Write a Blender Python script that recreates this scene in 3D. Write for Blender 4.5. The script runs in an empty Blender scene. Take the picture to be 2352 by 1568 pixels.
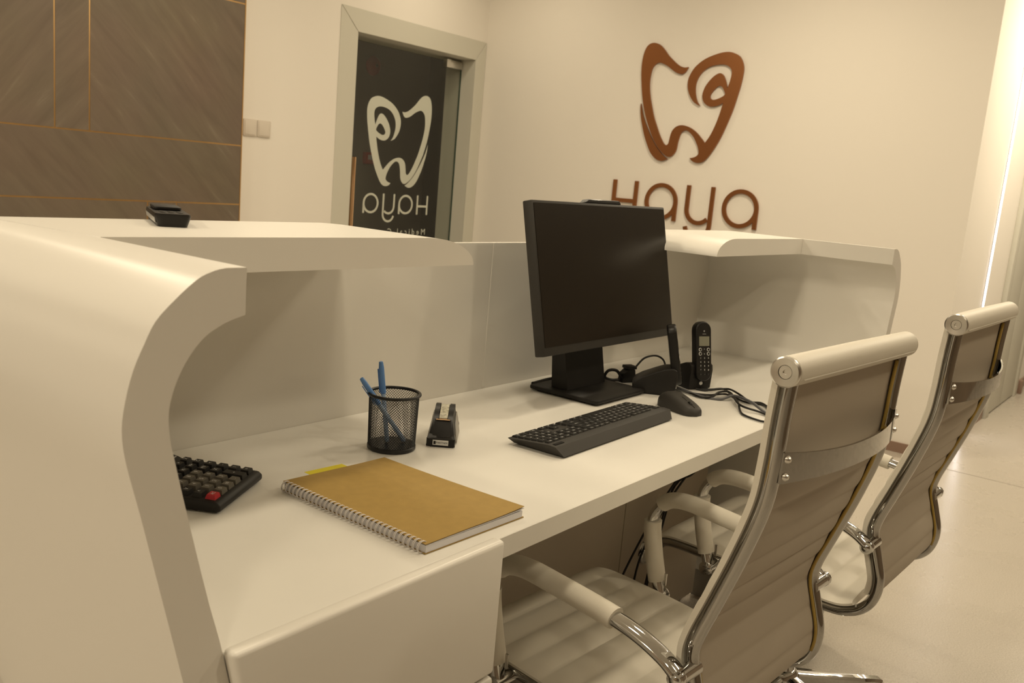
import bpy, bmesh, math, random
from mathutils import Vector, Matrix

random.seed(7)
S = bpy.context.scene
COL = S.collection
R = math.radians

# ------------------------------------------------------------------ camera
cam_d = bpy.data.cameras.new('camera')
cam = bpy.data.objects.new('camera', cam_d)
COL.objects.link(cam)
YAW, PIT, ROL = R(37.0358), R(10.1485), R(4.9218)
fw = Vector((math.cos(YAW) * math.cos(PIT), math.sin(YAW) * math.cos(PIT), -math.sin(PIT)))
rt = Vector((math.sin(YAW), -math.cos(YAW), 0))
up = rt.cross(fw)
rt2 = math.cos(ROL) * rt + math.sin(ROL) * up
up2 = -math.sin(ROL) * rt + math.cos(ROL) * up
cam.matrix_world = Matrix(((rt2.x, up2.x, -fw.x, 0), (rt2.y, up2.y, -fw.y, 0), (rt2.z, up2.z, -fw.z, 1.23), (0, 0, 0, 1)))
cam_d.sensor_width = 36
cam_d.lens = 2066.65 / 2352 * 36
cam_d.clip_start = 0.02
cam_d.dof.use_dof = True
cam_d.dof.focus_distance = 1.55
cam_d.dof.aperture_fstop = 11
S.camera = cam

# ------------------------------------------------------------------ world, light, exposure
W = bpy.data.worlds.new('world'); S.world = W
W.use_nodes = True
W.node_tree.nodes['Background'].inputs[0].default_value = (1.0, 0.8, 0.55, 1)
W.node_tree.nodes['Background'].inputs[1].default_value = 0.02
S.view_settings.view_transform = 'Standard'
S.view_settings.look = 'None'
S.view_settings.exposure = 0.0
S.view_settings.gamma = 1
S.view_settings.use_curve_mapping = False
WARM = (1.0, 0.855, 0.62)
CEIL = 2.75
# ceiling downlights: (x, y, watts)
DOWNLIGHTS = [(-2.0, 1.0, 52), (-1.0, -0.3, 11), (0.95, 0.78, 11), (2.65, 0.78, 11), (1.2, -0.9, 10.5), (2.9, -0.8, 12), (4.4, -0.3, 13), (5.7, 0.2, 47), (7.5, 0.25, 22),  # first lamp is added to brighten the outside of the curved desk end
              (-1.3, 2.7, 26), (0.4, 2.3, 8), (2.1, 2.3, 9), (3.75, 1.7, 20),
              (0.6, 3.2, 11), (2.3, 3.2, 10.5), (4.15, 3.5, 5.5)]

# ------------------------------------------------------------------ materials
MATS = {}
def mat(name, col, rough=0.5, metal=0.0, spec=0.5, noise=0.0, nscale=20.0, bump=0.0, bscale=200.0, coat=0.0, emit=None, estr=0.0, sheen=0.0, trans=0.0, alpha=1.0, ior=1.45):
    if name in MATS: return MATS[name]
    m = bpy.data.materials.new(name); m.use_nodes = True
    nt = m.node_tree; b = nt.nodes['Principled BSDF']
    c = (*col, 1)
    b.inputs['Base Color'].default_value = c
    b.inputs['Roughness'].default_value = rough
    b.inputs['Metallic'].default_value = metal
    b.inputs['Specular IOR Level'].default_value = spec
    b.inputs['Coat Weight'].default_value = coat
    b.inputs['Coat Roughness'].default_value = 0.08
    b.inputs['Transmission Weight'].default_value = trans
    b.inputs['IOR'].default_value = ior
    b.inputs['Alpha'].default_value = alpha
    tc = nt.nodes.new('ShaderNodeTexCoord')
    if noise > 0:
        n = nt.nodes.new('ShaderNodeTexNoise'); n.inputs['Scale'].default_value = nscale; n.inputs['Detail'].default_value = 5
        r = nt.nodes.new('ShaderNodeValToRGB')
        r.color_ramp.elements[0].position = 0.3; r.color_ramp.elements[1].position = 0.7
        r.color_ramp.elements[0].color = (*[x * (1 - noise) for x in col], 1)
        r.color_ramp.elements[1].color = (*[min(1, x * (1 + noise)) for x in col], 1)
        nt.links.new(tc.outputs['Object'], n.inputs['Vector'])
        nt.links.new(n.outputs['Fac'], r.inputs['Fac']); nt.links.new(r.outputs['Color'], b.inputs['Base Color'])
    if bump > 0:
        n2 = nt.nodes.new('ShaderNodeTexNoise'); n2.inputs['Scale'].default_value = bscale; n2.inputs['Detail'].default_value = 3
        bp = nt.nodes.new('ShaderNodeBump'); bp.inputs['Strength'].default_value = bump; bp.inputs['Distance'].default_value = 0.002
        nt.links.new(tc.outputs['Object'], n2.inputs['Vector'])
        nt.links.new(n2.outputs['Fac'], bp.inputs['Height']); nt.links.new(bp.outputs['Normal'], b.inputs['Normal'])
    if emit:
        b.inputs['Emission Color'].default_value = (*emit, 1); b.inputs['Emission Strength'].default_value = estr
    MATS[name] = m
    return m

def stone_mat(name, ang):
    m = bpy.data.materials.new(name); m.use_nodes = True
    nt = m.node_tree; b = nt.nodes['Principled BSDF']
    tc = nt.nodes.new('ShaderNodeTexCoord')
    mp = nt.nodes.new('ShaderNodeMapping'); mp.inputs['Rotation'].default_value = (0, R(ang), 0)
    st = nt.nodes.new('ShaderNodeMapping'); st.inputs['Scale'].default_value = (1.6, 1.0, 11.0)
    nt.links.new(tc.outputs['Object'], mp.inputs['Vector']); nt.links.new(mp.outputs['Vector'], st.inputs['Vector'])
    n1 = nt.nodes.new('ShaderNodeTexNoise'); n1.inputs['Scale'].default_value = 1.6; n1.inputs['Detail'].default_value = 8; n1.inputs['Roughness'].default_value = 0.62; n1.inputs['Distortion'].default_value = 0.4
    nt.links.new(st.outputs['Vector'], n1.inputs['Vector'])
    r1 = nt.nodes.new('ShaderNodeValToRGB')
    e = r1.color_ramp.elements
    e[0].position = 0.32; e[0].color = (0.126, 0.094, 0.064, 1)
    e[1].position = 0.62; e[1].color = (0.16, 0.122, 0.085, 1)
    x = e.new(0.76); x.color = (0.215, 0.175, 0.13, 1)
    nt.links.new(n1.outputs['Fac'], r1.inputs['Fac'])
    n2 = nt.nodes.new('ShaderNodeTexNoise'); n2.inputs['Scale'].default_value = 2.2; n2.inputs['Detail'].default_value = 4
    nt.links.new(tc.outputs['Object'], n2.inputs['Vector'])
    mx = nt.nodes.new('ShaderNodeMix'); mx.data_type = 'RGBA'; mx.blend_type = 'MULTIPLY'; mx.inputs['Factor'].default_value = 0.45
    nt.links.new(r1.outputs['Color'], mx.inputs[6]); nt.links.new(n2.outputs['Color'], mx.inputs[7])
    hs = nt.nodes.new('ShaderNodeHueSaturation'); hs.inputs['Saturation'].default_value = 0.9; hs.inputs['Value'].default_value = 1.25
    nt.links.new(mx.outputs[2], hs.inputs['Color'])
    gr = nt.nodes.new('ShaderNodeMix'); gr.data_type = 'RGBA'; gr.inputs['Factor'].default_value = 0.6
    nt.links.new(hs.outputs['Color'], gr.inputs[6]); nt.links.new(r1.outputs['Color'], gr.inputs[7])
    nt.links.new(gr.outputs[2], b.inputs['Base Color'])
    b.inputs['Roughness'].default_value = 0.55
    return m

def floor_mat():
    m = bpy.data.materials.new('vinyl_floor'); m.use_nodes = True
    nt = m.node_tree; b = nt.nodes['Principled BSDF']
    tc = nt.nodes.new('ShaderNodeTexCoord')
    n1 = nt.nodes.new('ShaderNodeTexNoise'); n1.inputs['Scale'].default_value = 230; n1.inputs['Detail'].default_value = 4; n1.inputs['Roughness'].default_value = 0.7
    nt.links.new(tc.outputs['Object'], n1.inputs['Vector'])
    r1 = nt.nodes.new('ShaderNodeValToRGB'); e = r1.color_ramp.elements
    e[0].position = 0.36; e[0].color = (0.38, 0.34, 0.285, 1)
    e[1].position = 0.60; e[1].color = (0.52, 0.48, 0.42, 1)
    nt.links.new(n1.outputs['Fac'], r1.inputs['Fac'])
    n2 = nt.nodes.new('ShaderNodeTexNoise'); n2.inputs['Scale'].default_value = 5; n2.inputs['Detail'].default_value = 5
    nt.links.new(tc.outputs['Object'], n2.inputs['Vector'])
    r2 = nt.nodes.new('ShaderNodeValToRGB'); r2.color_ramp.elements[0].color = (0.22, 0.22, 0.22, 1); r2.color_ramp.elements[1].color = (0.34, 0.34, 0.34, 1)
    nt.links.new(n2.outputs['Fac'], r2.inputs['Fac'])
    bp = nt.nodes.new('ShaderNodeBump'); bp.inputs['Strength'].default_value = 0.03; bp.inputs['Distance'].default_value = 0.004
    n3 = nt.nodes.new('ShaderNodeTexNoise'); n3.inputs['Scale'].default_value = 14; n3.inputs['Detail'].default_value = 2
    nt.links.new(tc.outputs['Object'], n3.inputs['Vector']); nt.links.new(n3.outputs['Fac'], bp.inputs['Height'])
    nt.links.new(r1.outputs['Color'], b.inputs['Base Color']); nt.links.new(r2.outputs['Color'], b.inputs['Roughness']); nt.links.new(bp.outputs['Normal'], b.inputs['Normal'])
    return m

def glass_mat(name, tint, refl=0.06):
    m = bpy.data.materials.new(name); m.use_nodes = True
    nt = m.node_tree; nt.nodes.remove(nt.nodes['Principled BSDF'])
    out = nt.nodes['Material Output']
    t = nt.nodes.new('ShaderNodeBsdfTransparent'); t.inputs[0].default_value = (*tint, 1)
    g = nt.nodes.new('ShaderNodeBsdfGlossy'); g.inputs['Roughness'].default_value = 0.02
    lw = nt.nodes.new('ShaderNodeLayerWeight'); lw.inputs[0].default_value = 0.5
    pw = nt.nodes.new('ShaderNodeMath'); pw.operation = 'POWER'; pw.inputs[1].default_value = 5.0
    f = nt.nodes.new('ShaderNodeMath'); f.operation = 'MULTIPLY_ADD'; f.inputs[1].default_value = 0.9; f.inputs[2].default_value = 0.04
    nt.links.new(lw.outputs['Facing'], pw.inputs[0]); nt.links.new(pw.outputs[0], f.inputs[0])
    mx = nt.nodes.new('ShaderNodeMixShader')
    nt.links.new(f.outputs[0], mx.inputs[0]); nt.links.new(t.outputs[0], mx.inputs[1]); nt.links.new(g.outputs[0], mx.inputs[2])
    nt.links.new(mx.outputs[0], out.inputs[0])
    return m

WALL = mat('wall_paint', (0.82, 0.78, 0.715), 0.75, bump=0.03, bscale=300)
CEILM = mat('ceiling_paint', (0.85, 0.83, 0.79), 0.9)
WHITE = mat('white_solid_surface', (0.80, 0.775, 0.72), 0.33, spec=0.5)
WHITE_LAM = mat('white_laminate', (0.78, 0.76, 0.71), 0.30, spec=0.5, noise=0.02, nscale=6)
FASCIA = mat('white_panel', (0.74, 0.715, 0.66), 0.25, spec=0.5)
DOORF = mat('door_frame_laminate', (0.60, 0.585, 0.51), 0.45)
BASEB = mat('brown_skirting', (0.26, 0.17, 0.125), 0.4)
GOLD = mat('gold_strip', (0.62, 0.40, 0.18), 0.3, metal=1.0)
STONE_A = stone_mat('brown_stone_tile', -46)
STONE_B = stone_mat('brown_stone_tile_turned', 50)
GROUT = mat('tile_backing', (0.10, 0.085, 0.07), 0.8)
FLOOR = floor_mat()
SHADEP = mat('laminate_painted_shade', (0.42, 0.365, 0.29), 0.5)  # modesty panel colour darkened to stand in for shade under the worktop
DARKWALL = mat('brown_wall_covering', (0.20, 0.15, 0.105), 0.7, noise=0.15, nscale=3)
SEAM = mat('floor_seam', (0.20, 0.17, 0.14), 0.6)
BRONZE = mat('bronze_sign_metal', (0.33, 0.135, 0.05), 0.34, metal=0.75, spec=0.5)
FILM = mat('white_glass_film', (0.84, 0.825, 0.78), 0.6)
GLASS = glass_mat('green_tinted_glass', (0.935, 0.945, 0.925))
STEEL = mat('brushed_steel', (0.72, 0.70, 0.66), 0.28, metal=1.0)
COPPER = mat('polished_bronze', (0.75, 0.5, 0.3), 0.12, metal=1.0)
CHROME = mat('chrome', (0.62, 0.62, 0.61), 0.06, metal=1.0)
CHROME_D = mat('chrome_dark_reflection', (0.43, 0.42, 0.40), 0.06, metal=1.0)  # chrome darkened to stand in for dark reflections on rails and strap
LEATHER = mat('white_leather', (0.68, 0.64, 0.555), 0.52, bump=0.12, bscale=700)
LEATHER_BACK = mat('leather_backing', (0.43, 0.375, 0.30), 0.6, bump=0.1, bscale=900)
PIPING = mat('tan_edge_tape', (0.42, 0.29, 0.07), 0.5)
BLACKP = mat('black_plastic', (0.011, 0.010, 0.009), 0.35, spec=0.35)
BLACKM = mat('matt_black_plastic', (0.015, 0.0135, 0.012), 0.5, spec=0.3, bump=0.05, bscale=900)
DARKG = mat('dark_grey_plastic', (0.036, 0.033, 0.029), 0.5, spec=0.3, bump=0.05, bscale=1200)
KEYM = mat('keycap_black', (0.017, 0.016, 0.0145), 0.45, spec=0.3)
SCREEN = mat('screen_glass', (0.014, 0.0105, 0.007), 0.30, spec=0.28)
LEGEND = mat('white_key_print', (0.72, 0.72, 0.70), 0.6)
MESHM = mat('black_wire_mesh', (0.02, 0.02, 0.02), 0.35, metal=0.4)
KRAFT = mat('kraft_card', (0.375, 0.245, 0.066), 0.75, noise=0.05, nscale=60, bump=0.06, bscale=400)
PAPER = mat('white_paper', (0.72, 0.71, 0.74), 0.8)
WIREW = mat('white_wire', (0.72, 0.68, 0.66), 0.35)
YELLOW = mat('yellow_sticky_note', (0.72, 0.62, 0.03), 0.7)
PENB = mat('blue_pen_barrel', (0.44, 0.58, 0.80), 0.25, trans=0.3)
PENC = mat('blue_pen_cap', (0.15, 0.33, 0.72), 0.28, trans=0.2)
REDK = mat('red_key', (0.42, 0.012, 0.02), 0.4)
GREYK = mat('grey_brown_key', (0.105, 0.095, 0.075), 0.45)
LCD = mat('lcd_grey', (0.20, 0.20, 0.15), 0.2)
TAPE = mat('clear_tape', (0.46, 0.44, 0.35), 0.25, noise=0.35, nscale=220)
GREYS = mat('dispenser_grey_side', (0.20, 0.18, 0.15), 0.3)
REDB = mat('red_alarm', (0.45, 0.05, 0.04), 0.4)
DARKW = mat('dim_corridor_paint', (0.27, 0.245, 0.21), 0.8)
GREYC = mat('grey_cable', (0.10, 0.10, 0.105), 0.45)
SWITCH = mat('switch_plate', (0.66, 0.60, 0.52), 0.4)
LEDM = mat('led_strip', (1, 1, 1), 0.5, emit=(1.0, 0.95, 0.97), estr=14)
LAMPM = mat('downlight_lens', (1, 1, 1), 0.5, emit=WARM, estr=6)
SILVERP = mat('silver_plastic', (0.42, 0.41, 0.39), 0.3)

# ------------------------------------------------------------------ helpers
def tag(o, label=None, cat=None, group=None, kind=None):
    if label: o['label'] = label
    if cat: o['category'] = cat
    if group: o['group'] = group
    if kind: o['kind'] = kind
    return o

def empty(name, loc=(0, 0, 0), rz=0.0, label=None, cat=None, group=None, kind=None):
    o = bpy.data.objects.new(name, None)
    o.empty_display_size = 0.05
    o.location = loc; o.rotation_euler = (0, 0, rz)
    COL.objects.link(o)
    return tag(o, label, cat, group, kind)

def link(name, me, m, parent=None, smooth=False, loc=None, rot=None):
    o = bpy.data.objects.new(name, me)
    if m is not None and not me.materials: me.materials.append(m)
    if smooth is not False and len(me.polygons):
        me.polygons.foreach_set('use_smooth', [True] * len(me.polygons))
        if smooth is not True: me.set_sharp_from_angle(angle=R(smooth))
    COL.objects.link(o)
    if parent is not None: o.parent = parent
    if loc is not None: o.location = loc
    if rot is not None: o.rotation_euler = rot
    return o

def bm_mesh(bm, name='m', fix=True):
    if fix: bmesh.ops.recalc_face_normals(bm, faces=bm.faces)
    me = bpy.data.meshes.new(name); bm.to_mesh(me); bm.free(); return me

def pyd(verts, faces, fix=True):
    bm = bmesh.new()
    vs = [bm.verts.new(v) for v in verts]
    for f in faces:
        try: bm.faces.new([vs[i] for i in f])
        except ValueError: pass
    return bm_mesh(bm, fix=fix)

def box_me(x0, x1, y0, y1, z0, z1, bev=0.0, seg=2):
    bm = bmesh.new(); bmesh.ops.create_cube(bm, size=1)
    bmesh.ops.scale(bm, vec=(x1 - x0, y1 - y0, z1 - z0), verts=bm.verts)
    bmesh.ops.translate(bm, vec=((x0 + x1) / 2, (y0 + y1) / 2, (z0 + z1) / 2), verts=bm.verts)
    if bev > 0: bmesh.ops.bevel(bm, geom=list(bm.edges), offset=bev, segments=seg, profile=0.5, affect='EDGES')
    return bm_mesh(bm)

def box(name, b, m, parent=None, bev=0.0, seg=2, **k):
    return link(name, box_me(*b, bev, seg), m, parent, smooth=(35 if bev > 0 else False), **k)

def prism_me(poly, axis, a, b, bev=0.0, seg=2, holes=()):
    """poly in the two other axes (in xyz order), extruded along axis from a to b"""
    bm = bmesh.new()
    def P(p, t):
        if axis == 'x': return (t, p[0], p[1])
        if axis == 'y': return (p[0], t, p[1])
        return (p[0], p[1], t)
    if not holes:
        f = bm.faces.new([bm.verts.new(P(p, a)) for p in poly])
        r = bmesh.ops.extrude_face_region(bm, geom=[f])
        bmesh.ops.translate(bm, vec=Vector(P((0, 0), b - a)), verts=[v for v in r['geom'] if isinstance(v, bmesh.types.BMVert)])
    else:
        es = []
        for loop in [poly] + list(holes):
            vs = [bm.verts.new(P(p, a)) for p in loop]
            for i in range(len(vs)): es.append(bm.edges.new((vs[i], vs[(i + 1) % len(vs)])))
        bmesh.ops.triangle_fill(bm, use_beauty=True, edges=es)
        r = bmesh.ops.extrude_face_region(bm, geom=list(bm.faces))
        bmesh.ops.translate(bm, vec=Vector(P((0, 0), b - a)), verts=[v for v in r['geom'] if isinstance(v, bmesh.types.BMVert)])
    if bev > 0:
        bmesh.ops.recalc_face_normals(bm, faces=bm.faces)
        es = [e for e in bm.edges if e.is_manifold and e.calc_face_angle(0) > R(30)]
        bmesh.ops.bevel(bm, geom=es, offset=bev, segments=seg, profile=0.5, affect='EDGES', clamp_overlap=True)
    return bm_mesh(bm)

def catmull(pts, n=6, closed=False):
    P = [Vector(p) for p in pts]; out = []; N = len(P)
    rng = N if closed else N - 1
    for i in range(rng):
        p0 = P[(i - 1) % N] if closed or i > 0 else P[0] * 2 - P[1]
        p1 = P[i]; p2 = P[(i + 1) % N]
        p3 = P[(i + 2) % N] if closed or i + 2 < N else P[-1] * 2 - P[-2]
        for k in range(n):
            t = k / n
            out.append(0.5 * ((2 * p1) + (p2 - p0) * t + (2 * p0 - 5 * p1 + 4 * p2 - p3) * t * t + (3 * p1 - p0 - 3 * p2 + p3) * t ** 3))
    if not closed: out.append(P[-1].copy())
    return out

def tube_me(path, r, n=10, closed=False, side=None, r2=None, caps=True):
    """tube along a path; r may be a list; side = fixed sideways vector for an oval section (r sideways, r2 normal)"""
    P = [Vector(p) for p in path]; N = len(P)
    rr = r if isinstance(r, (list, tuple)) else [r] * N
    verts = []; faces = []
    prev = None
    for i in range(N):
        if closed: t = P[(i + 1) % N] - P[(i - 1) % N]
        else: t = P[min(i + 1, N - 1)] - P[max(i - 1, 0)]
        t.normalize()
        if side is not None: s = Vector(side); s = (s - t * s.dot(t)).normalized()
        elif prev is None:
            a = Vector((0, 0, 1)) if abs(t.z) < 0.9 else Vector((1, 0, 0)); s = a.cross(t).normalized()
        else: s = (prev - t * prev.dot(t)).normalized()
        prev = s; u = t.cross(s)
        for k in range(n):
            a = 2 * math.pi * k / n
            verts.append(P[i] + s * (rr[i] * math.cos(a)) + u * ((r2 if r2 else rr[i]) * math.sin(a)))
    M = N if closed else N - 1
    for i in range(M):
        j = (i + 1) % N
        for k in range(n):
            l = (k + 1) % n
            faces.append((i * n + k, i * n + l, j * n + l, j * n + k))
    if caps and not closed:
        faces.append(tuple(range(n - 1, -1, -1))); faces.append(tuple((N - 1) * n + k for k in range(n)))
    return pyd([tuple(v) for v in verts], faces)

def tube(name, path, r, m, parent=None, n=10, **k):
    return link(name, tube_me(path, r, n, **k), m, parent, smooth=50)

def lathe_me(prof, n=32, axis='z'):
    verts = []; faces = []
    for (r, z) in prof:
        for k in range(n):
            a = 2 * math.pi * k / n
            x, y = r * math.cos(a), r * math.sin(a)
            verts.append({'z': (x, y, z), 'x': (z, x, y), 'y': (x, z, y)}[axis])
    for i in range(len(prof) - 1):
        for k in range(n):
            l = (k + 1) % n
            faces.append((i * n + k, i * n + l, (i + 1) * n + l, (i + 1) * n + k))
    bm = bmesh.new(); vs = [bm.verts.new(v) for v in verts]
    for f in faces: bm.faces.new([vs[i] for i in f])
    if prof[0][0] > 1e-6: bm.faces.new([vs[k] for k in range(n - 1, -1, -1)])
    if prof[-1][0] > 1e-6: bm.faces.new([vs[(len(prof) - 1) * n + k] for k in range(n)])
    bmesh.ops.remove_doubles(bm, verts=bm.verts, dist=1e-6)
    return bm_mesh(bm)

def lathe(name, prof, m, parent=None, n=32, axis='z', loc=None, rot=None, smooth=40):
    return link(name, lathe_me(prof, n, axis), m, parent, smooth=smooth, loc=loc, rot=rot)

def loft_me(rings, closed_ring=True, caps=True):
    n = len(rings[0]); verts = [tuple(p) for r in rings for p in r]; faces = []
    for i in range(len(rings) - 1):
        for k in range(n if closed_ring else n - 1):
            l = (k + 1) % n
            faces.append((i * n + k, i * n + l, (i + 1) * n + l, (i + 1) * n + k))
    if caps and closed_ring:
        faces.append(tuple(range(n - 1, -1, -1))); faces.append(tuple((len(rings) - 1) * n + k for k in range(n)))
    return pyd(verts, faces)

TXT = {}
def text_me(s, size, extrude=0.0, mirror=False, space=1.0):
    """flat lettering lying in the xy plane, centred on the origin"""
    key = (s, round(size, 5), extrude, mirror)
    if key in TXT: return TXT[key]
    cu = bpy.data.curves.new('t', 'FONT'); cu.body = s; cu.size = size; cu.extrude = extrude
    cu.align_x = 'CENTER'; cu.align_y = 'CENTER'; cu.resolution_u = 2; cu.space_character = space
    ob = bpy.data.objects.new('t', cu)
    me = bpy.data.meshes.new_from_object(ob)
    bpy.data.objects.remove(ob); bpy.data.curves.remove(cu)
    if mirror:
        for v in me.vertices: v.co.x = -v.co.x
        me.flip_normals()
    me.materials.clear()
    TXT[key] = me
    return me

def rounded(w, h, r, n=5, cx=0.0, cy=0.0):
    out = []
    for (sx, sy, a0) in ((1, 1, 0), (-1, 1, 90), (-1, -1, 180), (1, -1, 270)):
        for k in range(n + 1):
            a = R(a0 + 90 * k / n)
            out.append((cx + sx * (w / 2 - r) + r * math.cos(a), cy + sy * (h / 2 - r) + r * math.sin(a)))
    return out

# ================================================================== THE ROOM
YD, YT, XL, YC = 4.13, 4.05, 4.9, 0.965
def struct(name, b, m, label, parent=None, cat='wall', bev=0.0):
    o = box(name, b, m, parent, bev); tag(o, label, cat, kind='structure'); return o

struct('floor', (-3.2, 10.2, -2.6, 8.2, -0.1, 0.0), FLOOR, 'glossy beige speckled vinyl floor of the reception room', cat='floor')
struct('ceiling', (-3.2, 10.2, -2.6, 4.38, CEIL, CEIL + 0.1), CEILM, 'plain white ceiling above the reception room', cat='ceiling')
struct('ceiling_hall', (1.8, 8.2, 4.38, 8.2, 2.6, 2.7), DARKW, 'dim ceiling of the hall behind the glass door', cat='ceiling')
struct('wall_left', (-3.2, -3.1, -2.6, 4.38, 0, CEIL), DARKWALL, 'brown side wall far behind the curved desk end')
struct('wall_back', (-3.2, 10.2, -2.6, -2.5, 0, CEIL), DARKWALL, 'brown wall behind the photographer')
# door wall, made of the pieces around the opening
bm = bmesh.new()
for b in ((-3.1, 3.68, YD, YD + 0.25, 0, CEIL), (3.68, XL, YD, YD + 0.25, 2.05, CEIL), (4.85, XL, YD, YD + 0.25, 0, 2.05)):
    m2 = box_me(*b); bm.from_mesh(m2)
wf = link('wall_front', bm_mesh(bm), WALL); tag(wf, 'cream wall around the framed glass door', 'wall', kind='structure')
struct('wall_right', (XL, XL + 0.2, YC, 4.38, 0, CEIL), WALL, 'cream wall carrying the brown tooth sign')
struct('wall_corridor', (XL + 0.2, 10.1, YC, YC + 0.2, 0, CEIL), WALL, 'bright corridor wall with the vertical light strip')
struct('wall_end', (10.1, 10.2, -2.5, YC + 0.2, 0, CEIL), WALL, 'cream wall closing the corridor')
# hall behind the glass door
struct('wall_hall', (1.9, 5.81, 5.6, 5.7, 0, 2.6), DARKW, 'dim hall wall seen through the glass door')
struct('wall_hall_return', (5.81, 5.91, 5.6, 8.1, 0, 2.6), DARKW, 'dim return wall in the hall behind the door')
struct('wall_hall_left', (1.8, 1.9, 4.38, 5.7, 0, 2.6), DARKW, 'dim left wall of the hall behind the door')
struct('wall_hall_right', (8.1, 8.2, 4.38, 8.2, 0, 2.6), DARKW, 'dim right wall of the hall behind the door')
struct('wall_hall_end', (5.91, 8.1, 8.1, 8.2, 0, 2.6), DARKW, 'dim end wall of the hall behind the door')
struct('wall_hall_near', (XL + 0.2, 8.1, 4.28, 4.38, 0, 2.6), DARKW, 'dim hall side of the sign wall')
# skirting
struct('baseboard_right', (XL - 0.012, XL, YC + 0.0, YD - 0.001, 0, 0.052), BASEB, 'brown skirting board under the brown tooth sign', cat='baseboard')
struct('baseboard_corridor', (XL, 6.24, YC - 0.012, YC, 0, 0.075), BASEB, 'brown skirting board below the light strip', cat='baseboard')
struct('baseboard_far', (7.42, 10.1, YC - 0.012, YC, 0, 0.075), BASEB, 'brown skirting board beyond the corridor door', cat='baseboard')
struct('baseboard_front', (2.91, 3.585, YD - 0.012, YD, 0, 0.06), BASEB, 'brown skirting board between stone cladding and glass door', cat='baseboard')
t = box('trim_1', (4.787, 4.791, -2.5, YC - 0.02, 0.0, 0.0006), SEAM); tag(t, 'thin dark welded seam across the floor', 'floor seam', kind='structure')

# ---- light strip in the corridor wall
o = empty('light_strip', (5.655, YC, 0), 0, 'glowing white vertical light strip on the corridor wall', 'light strip')
box('channel', (-0.016, 0.016, -0.004, 0.0, 0.08, CEIL - 0.01), SILVERP, o)
box('diffuser', (-0.010, 0.010, -0.008, -0.0042, 0.085, CEIL - 0.02), LEDM, o)

# ---- corridor door
d2 = empty('door_2', (6.25, YC, 0), 0, 'pale double door with wide frame along the corridor', 'door', kind='structure')
box('door_frame', (0, 0.10, -0.03, 0, 0, 2.2), DOORF, d2, 0.003)
box('door_frame', (1.05, 1.15, -0.03, 0, 0, 2.2), DOORF, d2, 0.003)
box('door_frame', (0.101, 1.049, -0.03, 0, 2.1, 2.2), DOORF, d2, 0.003)
for x0 in (0.103, 0.578):
    lf = box('door_leaf', (x0, x0 + 0.469, -0.018, 0, 0.01, 2.095), DOORF, d2, 0.002)
lathe('lock_cylinder', [(0.0, -0.006), (0.013, -0.006), (0.015, 0.0)], STEEL, d2, 16, 'y', loc=(0.535, -0.018, 1.02))
box('doorstop', (1.20, 1.26, -0.05, -0.013, 0, 0.10), BASEB, d2, 0.005)

# ---- stone cladding wall
tw = empty('wall_feature', (0, YT, 0), 0, 'brown stone tile cladding with thin gold strips', 'wall', kind='structure')
box('backing', (-3.09, 2.896, 0.022, 0.079, 0, CEIL), GROUT, tw)
zs = [0.0, 0.385, 0.982, 1.284, 1.986, CEIL]
rows = {0: [-3.09, -1.2, 0.3, 1.6, 2.9], 1: [-3.09, -1.7, -0.4, 1.1, 2.381, 2.534, 2.9], 2: [-3.09, -0.8, 0.4, 1.35, 2.9], 3: [-3.09, -1.9, -0.6, 0.9, 1.942, 2.096, 2.9], 4: [-3.09, -1.1, 0.5, 1.5, 2.9]}
g = 0.0035
for r in range(5):
    xs = rows[r]
    for i in range(len(xs) - 1):
        turned = (r == 3 and xs[i + 1] < 2.2) or (r == 1 and abs(xs[i] - 2.381) < 0.01)
        box('stone_tile', (xs[i] + g, xs[i + 1] - g, 0.0, 0.021, zs[r] + g, zs[r + 1] - g), STONE_B if turned else STONE_A, tw)
    for x in xs[1:-1]:
        box('gold_strip', (x - g, x + g, 0.001, 0.021, zs[r] + g, zs[r + 1] - g), GOLD, tw)
    if r: box('gold_strip', (-3.09, 2.9, 0.001, 0.021, zs[r] - g, zs[r] + g), GOLD, tw)
box('edge_strip', (2.897, 2.903, -0.001, 0.078, 0, CEIL), GOLD, tw)

# ---- switches
for i, (x, lab) in enumerate(((3.004, 'blank cream switch plate half hidden by the stone cladding'), (3.092, 'square cream switch plate nearer the glass door'))):
    s = empty('light_switch', (x, YD, 1.385), 0, lab, 'switch', 'switch plates beside the stone cladding')
    link('plate', prism_me(rounded(0.084, 0.088, 0.006), 'y', -0.009, 0.0, 0.002), SWITCH, s, smooth=40)
    link('rocker', prism_me(rounded(0.070, 0.074, 0.004), 'y', -0.0115, -0.0091, 0.001), SWITCH, s, smooth=40)

# ---- glass door with frame
d1 = empty('door_1', (4.25, YD, 0), 0, 'framed glass door with white tooth film and bronze pull handle', 'door', kind='structure')
ox = -4.25
def dprism(name, poly, y0, y1, m=DOORF, bev=0.002): return link(name, prism_me([(x + ox, z) for x, z in poly], 'y', y0, y1, bev, 1), m, d1)
dprism('frame_side', [(3.595, 0), (3.733, 0), (3.733, 1.9985), (3.5955, 2.1285)], -0.004, 0.0)
dprism('frame_side', [(4.898, 0), (4.898, 2.1285), (4.795, 2.0), (4.795, 0)], -0.004, 0.0)
dprism('frame_top', [(3.597, 2.13), (3.7345, 2.0), (4.7945, 2.0015), (4.897, 2.13)], -0.004, 0.0)
box('jamb', (3.683 + ox, 3.733 + ox, 0.001, 0.26, 0, 2.0), DOORF, d1)
box('jamb', (4.795 + ox, 4.848 + ox, 0.001, 0.26, 0, 2.0), DOORF, d1)
box('jamb_head', (3.683 + ox, 4.848 + ox, 0.001, 0.26, 2.001, 2.048), DOORF, d1)
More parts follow.
